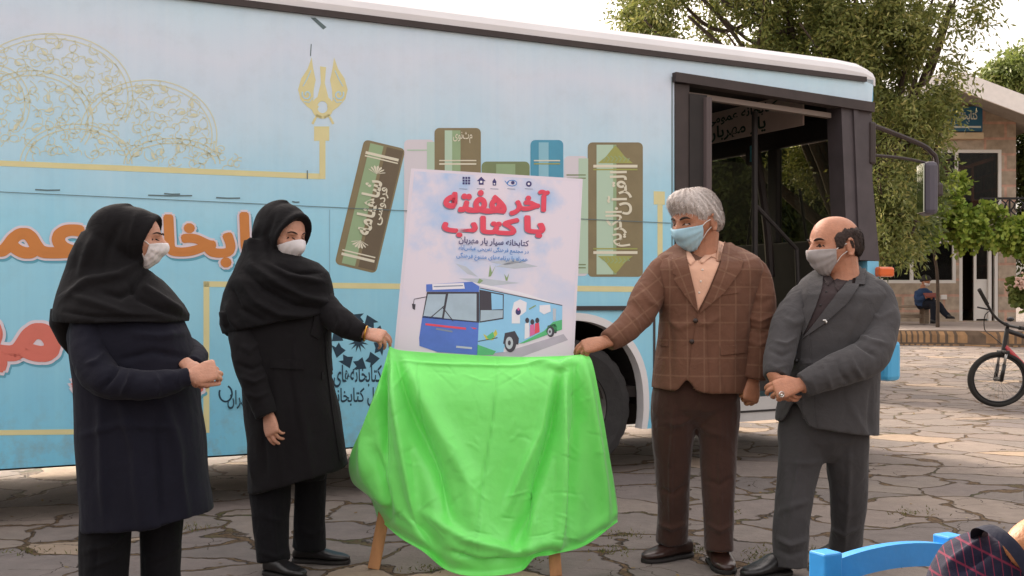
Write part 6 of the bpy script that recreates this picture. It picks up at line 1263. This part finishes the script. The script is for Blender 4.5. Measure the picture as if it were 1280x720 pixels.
for x, c, h in ((848, 'white', 430), (882, 'pink', 440), (915, 'red', 430)): zp([(x - 18, 555 - (x - 848) * .5), (x - 15, h + 20), (x + 12, h + 15), (x + 16, 540 - (x - 848) * .5)], K4, c); zp(circ(x, h, 13, 18), K4 + .0004, 'dark')
zp([(930, 330), (1000, 325), (1005, 370), (960, 390), (930, 370)], K4, 'white'); zp([(1018, 350), (1040, 352), (1038, 430), (1020, 432)], K4, 'grey'); zp([(555, 520), (600, 545), (640, 490), (650, 520), (620, 560), (575, 560)], K4, 'yel'); zp([(575, 540), (620, 505), (630, 540), (600, 560)], K4 + .0004, 'green'); zl([(520, 570), (650, 545)], 1, K4, 'dark')
zl([(860, 355), (905, 330)], 1.5, K4, 'leaf'); zl([(170, 455), (300, 470), (440, 485)], 2.6, K4, 'red'); zl([(240, 485), (350, 505)], 2.2, K4, 'sh'); zl([(375, 605), (480, 615)], 2.4, K4, 'grey'); zp([(470, 475), (515, 482), (495, 490)], K4, 'red')
pdec('printed_bus', mb, PM)

# green satin cloth held up by two corners and falling over the easel
def coons(L_, R_, T_, B_, nu, nv):
    Lc, Rc, Tc, Bc = catmull(L_, nv), catmull(R_, nv), catmull(T_, nu), catmull(B_, nu); u = np.linspace(0, 1, nu)[None, :, None]; v = np.linspace(0, 1, nv)[:, None, None]
    S = (1 - u) * Lc[:, None] + u * Rc[:, None] + (1 - v) * Tc[None] + v * Bc[None]
    return S - ((1 - u) * (1 - v) * Lc[0] + u * (1 - v) * Rc[0] + (1 - u) * v * Lc[-1] + u * v * Rc[-1])
nu, nv = 190, 170
Sx = coons([(487, 433), (476, 470), (455, 528), (437, 572), (440, 602), (462, 622), (472, 648)], [(729, 443), (740, 452), (752, 510), (762, 570), (769, 612), (772, 636), (772, 652)],
           [(487, 433), (503, 438), (560, 442), (640, 446), (700, 445), (729, 443)], [(472, 648), (500, 672), (530, 690), (556, 711), (582, 719), (622, 719), (652, 713), (668, 697), (690, 693), (730, 682), (772, 652)], nu, nv)
u = np.linspace(0, 1, nu)[None, :]; v = np.linspace(0, 1, nv)[:, None]
Yd = 5.205 - .07 * sm(0, .25, v) - .07 * v + .30 * np.abs(2 * u - 1) ** 3 * sm(.05, .8, v) + .05 * np.exp(-((v - .97) / .05) ** 2)
fan = np.sin((u * 2 * np.pi * 3.1) + 1.6 * np.sin(v * 2.2) + .6) * .030 * sm(.1, .9, v) + np.sin(u * 2 * np.pi * 6.7 + v * 2.1) * .011 * sm(.15, 1, v)
Yd = Yd + fan
co = np.stack([(Sx[..., 0] - 640) / F * Yd, Yd, H - (Sx[..., 1] - HY) / F * Yd], -1).reshape(-1, 3)
fc = [(j * nu + i, j * nu + i + 1, (j + 1) * nu + i + 1, (j + 1) * nu + i) for j in range(nv - 1) for i in range(nu - 1)]
mb = MB(); mb.add(co, fc); me = mb.mesh()
no = getno(me)
if (no * (np.array([0, 0, H]) - co)).sum() < 0: me.flip_normals()
CLOTH0 = co.copy()
brush(me, [(l_, w_ * .8, a_ * 1.9) for l_, w_, a_ in [([(488, 436), (494, 500), (505, 580), (520, 650)], 9, .030), ([(490, 440), (512, 510), (545, 590), (566, 660)], 11, -.034), ([(496, 440), (540, 520), (585, 600), (600, 690)], 15, .020), ([(483, 450), (478, 520), (482, 590)], 6, -.026), ([(475, 480), (458, 545), (455, 600)], 9, .022), ([(468, 560), (478, 600), (488, 650)], 6, -.02),
           ([(701, 468), (690, 540), (668, 610), (645, 680)], 9, -.036), ([(706, 470), (704, 550), (700, 620), (697, 690)], 6, .030), ([(690, 470), (676, 540), (650, 600), (632, 640)], 7, .016), ([(718, 452), (722, 520), (716, 600), (714, 680)], 8, -.022), ([(730, 450), (742, 530), (752, 600), (758, 655)], 10, .022), ([(722, 446), (700, 458), (660, 452)], 6, .012),
           ([(622, 449), (616, 520), (604, 600), (594, 690)], 1.8, -.006), ([(522, 452), (524, 500), (532, 560)], 1.6, -.005), ([(500, 452), (560, 456), (640, 458), (700, 452)], 2.2, .006), ([(530, 640), (580, 672), (640, 690), (690, 680)], 8, .014), ([(560, 690), (600, 704), (650, 700)], 6, -.018)]], False)
g = np.random.default_rng(11); st = []
for _ in range(70):
    x, y = g.uniform(470, 750), g.uniform(455, 700); a = g.uniform(-.9, .9) if g.random() < .6 else g.uniform(0, 6.28); l = g.uniform(14, 46); st.append(([(x, y), (x + l * math.cos(a) * .6, y + l * math.sin(a) * .6 + g.uniform(-3, 3)), (x + l * math.cos(a), y + l * math.sin(a))], g.uniform(.9, 1.6), g.choice([-1, 1, 1]) * g.uniform(.002, .0048)))
brush(me, st, False); wrinkle(me, .0028, (9, 9, 4), 61); wrinkle(me, .0010, (34, 34, 30), 62)
ew = (sm(0, .05, v) * sm(0, .07, 1 - v) * sm(0, .04, u) * sm(0, .04, 1 - u)).reshape(-1, 1); ew = .12 + .88 * ew; setco(me, CLOTH0 + (getco(me) - CLOTH0) * ew)
bm = bmesh.new(); bm.from_mesh(me); bmesh.ops.solidify(bm, geom=bm.faces[:], thickness=.0022); bm.to_mesh(me); bm.free()
GRN = mat('green_satin', '#88fc7b', .34, var=.05, vscale=3, bump=.35, bscale=16, sheen=.3, trans=.14, spec=.5)
tag(obj('green_cloth', me, GRN, None, True, PA(600, 580, 5.1)), 'bright lime green satin cloth draped over the easel below the poster', 'cloth')

# ================================================================== BICYCLE
by = 13.55; bo = PA(1248, 507, by); bo[2] = 0
bik = root('bicycle', bo); tag(bik, 'red and black mountain bicycle parked at the right edge', 'bicycle')
RUB = mat('bike_tyre', '#26231f', .85, var=.2); FRK = mat('bike_black', '#1d1b1b', .4, var=.1); REDP = mat('bike_red', '#b3262a', .3, coat=.4); ALU = mat('bike_alloy', '#a9a6a2', .35, .8)
fd = nrm(np.array([-1, -.18, 0])); bd = np.array([1., .35, 0]); bd = nrm(bd)        # the front wheel is turned a little
def bwheel(c, d, rx, rz):
    w = bpy.data.objects.new('wheel', None); COL.objects.link(w); w.parent = bik; w['_org'] = bik['_org']; ax = np.array([-d[1], d[0], 0]); z = np.array([0, 0, 1.]); n = 64
    def ring(r, th, wd): return [np.array([c + (d * (rx / rz) * math.cos(a) + z * math.sin(a)) * (r + th * math.cos(t)) + ax * wd * math.sin(t) for t in np.linspace(0, 6.283, 10, endpoint=False)]) for a in np.linspace(0, 6.283, n, endpoint=False)]
    mb = MB(); mb.rings(ring(rz - .027, .027, .027), close=True); obj('tyre', mb, RUB, w, True)
    mb = MB(); mb.rings(ring(rz - .062, .010, .012), close=True); obj('rim', mb, FRK, w, True)
    mb = MB()
    for k in range(28):
        a = 6.283 * k / 28; a2 = a + (.35 if k % 2 else -.35); e = 1 if k % 4 < 2 else -1
        mb.tube([c + ax * .03 * e + (d * math.cos(a2) + z * math.sin(a2)) * .03, c + (d * (rx / rz) * math.cos(a) + z * math.sin(a)) * (rz - .065)], .0016, 4, smooth=False)
    obj('spoke', mb, ALU, w); w.children[-1]['kind'] = 'stuff'
    mb = MB(); mb.tube([c - ax * .05, c + ax * .05], .026, 12, smooth=False); mb.tube([c - ax * .065, c + ax * .065], .010, 8, smooth=False); obj('hub', mb, FRK, w)
RZ_, RX_ = .335, .41
fc_ = bo + np.array([0, 0, RZ_]); bwheel(fc_, fd, RX_, RZ_)
rc = fc_ + bd * 1.15; bwheel(rc, bd, .37, RZ_)
hx = lambda x, y, d=0.: PA(x, y, by + d)
crown = hx(1254, 440); sax = np.array([-fd[1], fd[0], 0]); headt = hx(1259, 411); up = nrm(headt - fc_)
for s in (-1, 1):
    mb = MB(); lo = fc_ + sax * .06 * s; hi = crown + sax * .07 * s; mid = lo + (hi - lo) * .55; mb.tube([lo, mid], .024, 10, smooth=False); mb.tube([mid, hi], .016, 10, 1, smooth=False); mb.ell(lo, (.03, .02, .03), None, 8); obj('fork_leg', mb, [FRK, ALU], bik, True)
mb = MB(); mb.beam(crown - sax * .1, crown + sax * .1, .05, .04, bevel=.008); mb.tube([crown, headt], .028, 12, 0, smooth=False); obj('fork_crown', mb, FRK, bik)
st_ = headt + up * .05; hb0, hb1 = hx(1232, 374, -.35), hx(1290, 412, .25); hbm = hx(1256, 405, -.05)
mb = MB(); mb.tube([hx(1224, 362, -.42), hx(1236, 384, -.3), hx(1244, 396, -.14), hbm, hx(1270, 409, .1), hx(1290, 412, .3)], .017, 8); mb.tube([headt, st_, hbm], .022, 8, smooth=False); hbo = obj('handlebar', mb, FRK, bik, True)
mb = MB(); mb.tube([hx(1224, 362, -.42), hx(1234, 380, -.32)], .024, 8, smooth=False); mb.tube([hx(1274, 410, .13), hx(1290, 412, .3)], .024, 8, smooth=False); obj('grip', mb, RUB, hbo)
mb = MB(); mb.tube([hx(1240, 388, -.2), hx(1232, 386, -.26), hx(1222, 384, -.32)], .010, 6); mb.tube([hx(1238, 388, -.2), hx(1231, 395, -.22), hx(1231, 412, -.15), hx(1240, 420, -.05), hx(1252, 430)], .006, 5); mb.ell(hx(1263, 399, 0), (.05, .04, .03), None, 8); obj('brake_lever', mb, FRK, hbo)
bb = fc_ + bd * .62 + np.array([0, 0, -.03]); seatc = fc_ + bd * .72 + np.array([0, 0, .52])
ht0, ht1 = crown + up * .05, headt
mb = MB(); mb.tube([ht0 + up * .02, bb], .034, 10, smooth=False); obj('down_tube', mb, REDP, bik, True)
mb = MB(); mb.tube([ht1 - up * .02, seatc - np.array([0, 0, .1])], .028, 10, smooth=False); mb.tube([bb, seatc], .022, 10, smooth=False)
for s in (-1, 1):
    n_ = np.array([-bd[1], bd[0], 0]) * .06 * s; mb.tube([bb + n_ * .6, rc + n_], .014, 8, smooth=False); mb.tube([seatc - [0, 0, .1] + n_ * .4, rc + n_], .012, 8, smooth=False)
obj('frame', mb, FRK, bik, True)
mb = MB(); mb.tube([seatc, seatc + [0, 0, .12]], .015, 8, smooth=False); sp_ = seatc + np.array([0, 0, .15]); fr_ = np.stack([bd, [-bd[1], bd[0], 0], [0, 0, 1]], 1); mb.ell(sp_, (.14, .06, .035), fr_, 12); mb.ell(sp_ + bd * .08, (.08, .085, .04), fr_, 12); obj('saddle', mb, FRK, bik, True)
mb = MB(); n_ = np.array([-bd[1], bd[0], 0])
for s in (-1, 1): mb.tube([bb + n_ * .06 * s, bb + n_ * .09 * s + bd * .12 * s + np.array([0, 0, -.12 * s])], .012, 8, smooth=False); mb.box(bb + n_ * .13 * s + bd * .12 * s + np.array([0, 0, -.12 * s]), (.1, .08, .02), fr_)
mb.tube([bb - n_ * .045, bb - n_ * .055], .09, 24, smooth=False); obj('crank', mb, FRK, bik)

# ================================================================== BLUE CHAIR
CB = mat('chair_blue', '#2f8fd6', .38, var=.08, vscale=9, bump=.12, bscale=30)
ca, cb = PA(1032, 703, 2.2), PA(1186, 681, 2.36); za = H - (690 - HY) / F * 2.2; zb_ = H - (667 - HY) / F * 2.36; ztop = (za + zb_) / 2
ch = root('blue_chair', (*((ca + cb) / 2)[:2], 0)); tag(ch, 'bright blue painted wooden chair whose back rail shows at the bottom edge', 'chair')
dv = nrm((cb - ca) * [1, 1, 0]); nv_ = np.array([dv[1], -dv[0], 0]); ang = math.atan2(dv[1], dv[0]); rt = np.array(Matrix.Rotation(ang, 3, 'Z'))
for c in (ca, cb): mb = MB(); mb.box((c[0], c[1], ztop / 2), (.046, .046, ztop), rt, bevel=.004); obj('leg', mb, CB, ch)
for c in (ca, cb): mb = MB(); e = c + nv_ * .36; mb.box((e[0], e[1], .215), (.042, .042, .43), rt, bevel=.004); obj('leg', mb, CB, ch)
def rail(z0, h, arch):
    mb = MB(); n = 14; rs = []
    for t in np.linspace(0, 1, n): c = ca * (1 - t) + cb * t; z = z0 + arch * 4 * t * (1 - t); rs.append(np.array([[c[0] + nv_[0] * o, c[1] + nv_[1] * o, z + s] for o, s in ((-.011, -h / 2), (.011, -h / 2), (.011, h / 2), (-.011, h / 2))]))
    mb.rings(rs); return mb
obj('back_rail', rail(ztop - .045, .048, .018), CB, ch); obj('back_rail', rail(ztop - .125, .028, .012), CB, ch); obj('back_rail', rail(ztop - .2, .028, .008), CB, ch)
mb = MB(); sc_ = (ca + cb) / 2 + nv_ * .18; mb.box((sc_[0], sc_[1], .443), (np.linalg.norm(cb - ca) + .05, .42, .024), rt, bevel=.004); obj('seat', mb, CB, ch)
for o in (0, .36):
    mb = MB(); mb.beam([*(ca + nv_ * o)[:2], .25], [*(cb + nv_ * o)[:2], .25], .03, .022, bevel=.003); obj('stretcher', mb, CB, ch)

# ================================================================== SMALL GROWTH IN THE JOINTS
def tufts():
    g = np.random.default_rng(21); V = []; Fc = []
    spots = [(868, 688, 10, 5), (945, 692, 10, 5), (1015, 690, 14, 4), (955, 700, 10, 4), (1120, 700, 22, 5), (780, 668, 14, 4), (760, 690, 18, 4), (540, 712, 20, 4), (1140, 640, 20, 3), (240, 660, 20, 4), (30, 690, 25, 4), (660, 700, 12, 4), (1085, 705, 18, 4), (905, 640, 12, 3)]
    for x, y, rx, ry in spots:
        for _ in range(70):
            a, b = x + g.normal() * rx * 1.0, y + g.normal() * ry * .8; Y = H * F / (b - HY); c = np.array([(a - 640) / F * Y, Y, 0.]); h_ = g.uniform(.006, .02); d = np.array([g.normal() * .012, g.normal() * .012, h_]); s_ = np.array([g.normal(), g.normal(), 0]); s_ = nrm(s_) * .004; k = len(V)
            V += [c - s_, c + s_, c + d]; Fc.append((k, k + 1, k + 2))
    mb = MB(); mb.add(np.array(V), Fc); me = mb.mesh(); o = obj('grass', me, leaf_mat('dry_grass', ['#4e5a2c', '#6d6a3a', '#7d6d45', '#566335'], .8, .2)); tag(o, 'sparse short grass in the joints of the paving', 'grass', kind='stuff')
tufts()

def litter():
    g = np.random.default_rng(33); V = []; Fc = []
    for _ in range(170):
        Y = g.uniform(5.0, 13); x = (g.uniform(0, 1280) - 640) / F * Y; c = np.array([x, Y, .004]); a = g.uniform(0, 6.28); l, w = g.uniform(.015, .04), g.uniform(.006, .014); d = np.array([math.cos(a), math.sin(a), g.uniform(-.05, .25)]); s_ = np.array([-math.sin(a), math.cos(a), g.uniform(0, .4)]); k = len(V)
        V += [c - d * l * .5, c + s_ * w, c + d * l * .5 + [0, 0, .004], c - s_ * w + [0, 0, .003]]; Fc.append((k, k + 1, k + 2, k + 3))
    mb = MB(); mb.add(np.array(V), Fc); o = obj('fallen_leaves', mb.mesh(), leaf_mat('dead_leaves', ['#6b5230', '#8a7040', '#57432c', '#a89a78'], .8, .1)); tag(o, 'small dry leaves and chips scattered over the paving', 'leaves', kind='stuff')
litter()
